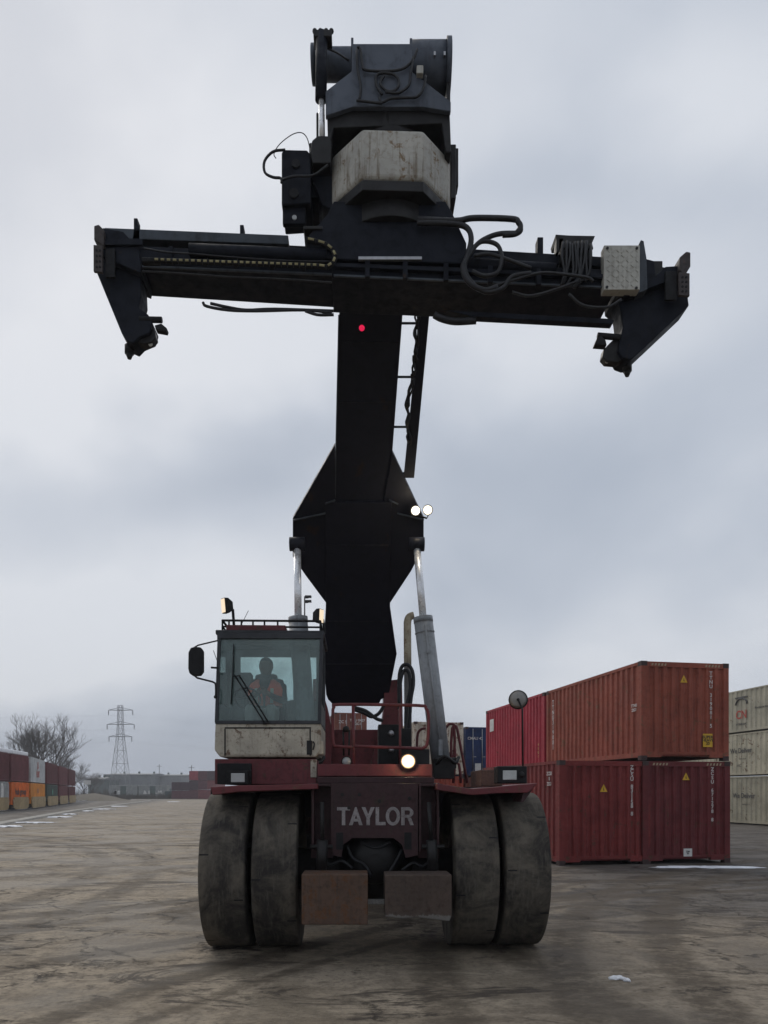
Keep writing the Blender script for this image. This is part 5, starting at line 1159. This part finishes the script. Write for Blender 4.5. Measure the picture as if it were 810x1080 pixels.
for py, x0, x1 in ((749, -12.5, 13), (764, -14, 14.5), (777, -12, 12)):
    z = ph(py); a = MB()
    for xe in (x0 / F * Y, x1 / F * Y):
        a.tube([(0, 0, z + 1.3), (xe, 0, z)], 0.14, 4, False); a.tube([(0, -1, z), (xe, 0, z)], 0.14, 4, False); a.tube([(0, 1, z), (xe, 0, z)], 0.14, 4, False)
        a.tube([(xe, 0, z), (xe, 0, z - 2.2)], 0.2, 5, False); wire_pts.append(Vector((gx(127, Y) + xe, Y, z - 2.2)))
    a.build('cross_arm', m_gal, o)
for k, p in enumerate(wire_pts):
    mb = MB(); far = p + Vector((-330, -70, 1)); mb.tube([p.lerp(far, t / 14) - Vector((0, 0, 8 * 4 * (t / 14) * (1 - t / 14) * 0.6)) for t in range(15)], 0.016, 3)
    far = p + Vector((330, 250, 2)); mb.tube([p.lerp(far, t / 14) - Vector((0, 0, 8 * 4 * (t / 14) * (1 - t / 14) * 0.6)) for t in range(15)], 0.016, 3)
    tag(mb.build('power_line', m_gal), ('thin power cable strung from the %s arm of the pylon, %s side' % (('top', 'middle', 'lowest')[k // 2], ('tree', 'warehouse')[k % 2])), 'cable', 'power cables on the pylon')
for px, py, Y, lab in ((168, 806, 380, 'thin utility pole standing above the grey warehouses'), (202, 807, 300, 'utility pole with a cross arm beside the far container stack')):
    o = empty('utility_pole', (gx(px, Y), Y, 0)); tag(o, lab, 'pole', 'utility poles on the horizon'); h = CAM_H + (836 - py) / F * Y
    b = MB(); b.tube([(0, 0, 0), (0, 0, h)], 0.2, 6, r1=0.13); b.build('pole', M_BARK, o); b = MB(); b.box((0, 0, h - 1), (2.4, 0.14, 0.16)); b.build('cross_arm', M_BARK, o)
# tall light mast behind the cab roof
Y = 62; o = empty('light_mast', (gx(321.3, Y), Y, 0)); tag(o, 'slim yard light mast seen between the cylinder rod and the boom', 'light mast'); h = CAM_H + (836 - 629) / F * Y
b = MB(); b.tube([(0, 0, 0), (0, 0, h)], 0.10, 8, r1=0.05); b.build('mast_pole', M['grease'], o)
for z_ in (h - 0.05, h - 0.42):
    b = MB(); b.box((0.3, -0.1, z_), (0.5, 0.35, 0.14)); b.tube([(0, 0, z_ - .1), (0.3, -.05, z_ - .1)], 0.03, 5); b.build('lamp_head', M['grease'], o)
# far stack of containers
GF = 'far container stack beside the cab'
m_f = [cmat('far_red', (0.34, 0.06, 0.075), 0.05), cmat('far_maroon', (0.135, 0.05, 0.06), 0.05), cmat('far_dark', (0.085, 0.05, 0.06), 0.05), cmat('far_brick', (0.21, 0.055, 0.06), 0.05)]
cols = [(181, [(1, 'lower'), (2, 'upper')]), (190, [(1, 'lower'), (2, 'upper')]), (199.5, [(1, 'bottom'), (2, 'middle'), (0, 'top')]), (209, [(3, 'bottom'), (1, 'middle'), (1, 'top')]), (218.5, [(3, 'bottom'), (3, 'middle'), (2, 'top')])]
cn = ['first column', 'second column', 'middle column', 'fourth column', 'cab side column']
tone = ['bright red', 'maroon', 'dark purple brown', 'brick red']
for ci, (px, rows) in enumerate(cols):
    for ri, (mi_, nm) in enumerate(rows):
        o = container('distant %s container, %s in the %s of the far stack' % (tone[mi_], nm, cn[ci]), m_f[mi_], 12.19, H=2.6 if ci > 1 else 2.35, parts=False, group=GF, pitch=0.5)
        place(o, px, 214, ri * (2.61 if ci > 1 else 2.36), yaw=0)
o = container('small teal grey container on the ground beside the far stack', cmat('far_teal', (0.07, 0.10, 0.105), 0.05), 6.06, H=2.2, parts=False, group=GF, pitch=0.5); place(o, 174, 225, 0, yaw=0)

# ------------------------------------------------------------------ snow lying about
def snow(px, py, wpx, dep, h, seed, label, rot=0):
    Y = CAM_H * F / (py - 836); o = blob('snow_patch', gx(px, Y), Y, wpx / F * Y / 2, dep, h, M['snow'], seed, rot, rough=0.95); tag(o, label, 'snow', 'patches of old snow')
snow(739, 914.8, 92, 0.22, 0.03, 1.3, 'long thin strip of white snow in front of the lower right maroon container')
snow(650, 1032.5, 15, 0.05, 0.03, 4.1, 'small lump of snow on bare asphalt in front of the maroon containers'); snow(661, 1035, 6, 0.03, 0.03, 6.1, 'tiny crumb of snow beside the small lump')
for i, (px, py, wpx, dep, lab) in enumerate(((6, 872, 30, 0.8, 'snow patch in the yard beside the short wagons, lowest of all the streaks'), (30, 868, 40, 0.7, 'long snow streak below the tan wagons'), (62, 862, 20, 0.9, 'snow streak under the far wagons'), (74, 859, 14, 0.9, 'snow streak past the tan wagons'), (107, 853.5, 16, 1.0, 'smaller of the two snow patches below the grass bank'), (122, 850.5, 22, 1.2, 'larger of the two snow patches below the grass bank'), (92, 855.5, 9, 0.8, 'small snow patch between the wagons and the grass bank'), (182, 845.6, 10, 2.0, 'snow patch at the foot of the far stack'))):
    snow(px, py, wpx, dep, 0.06, 10 + i * 1.7, lab, TY * 0.5)

# ------------------------------------------------------------------ winter haze in the air
hz = MB(); hz.bb((-950, -100, -1), (950, 1150, 60)); ho = hz.build('haze', bpy.data.materials.new('haze_air')); tag(ho, kind='stuff')
hm = bpy.data.materials['haze_air']; hm.use_nodes = True; nt = hm.node_tree; nt.nodes.clear()
out = nt.nodes.new('ShaderNodeOutputMaterial'); pv = nt.nodes.new('ShaderNodeVolumePrincipled')
pv.inputs['Color'].default_value = (0.86, 0.89, 0.95, 1); pv.inputs['Density'].default_value = 0.0006; pv.inputs['Anisotropy'].default_value = 0.2
nt.links.new(pv.outputs[0], out.inputs['Volume'])
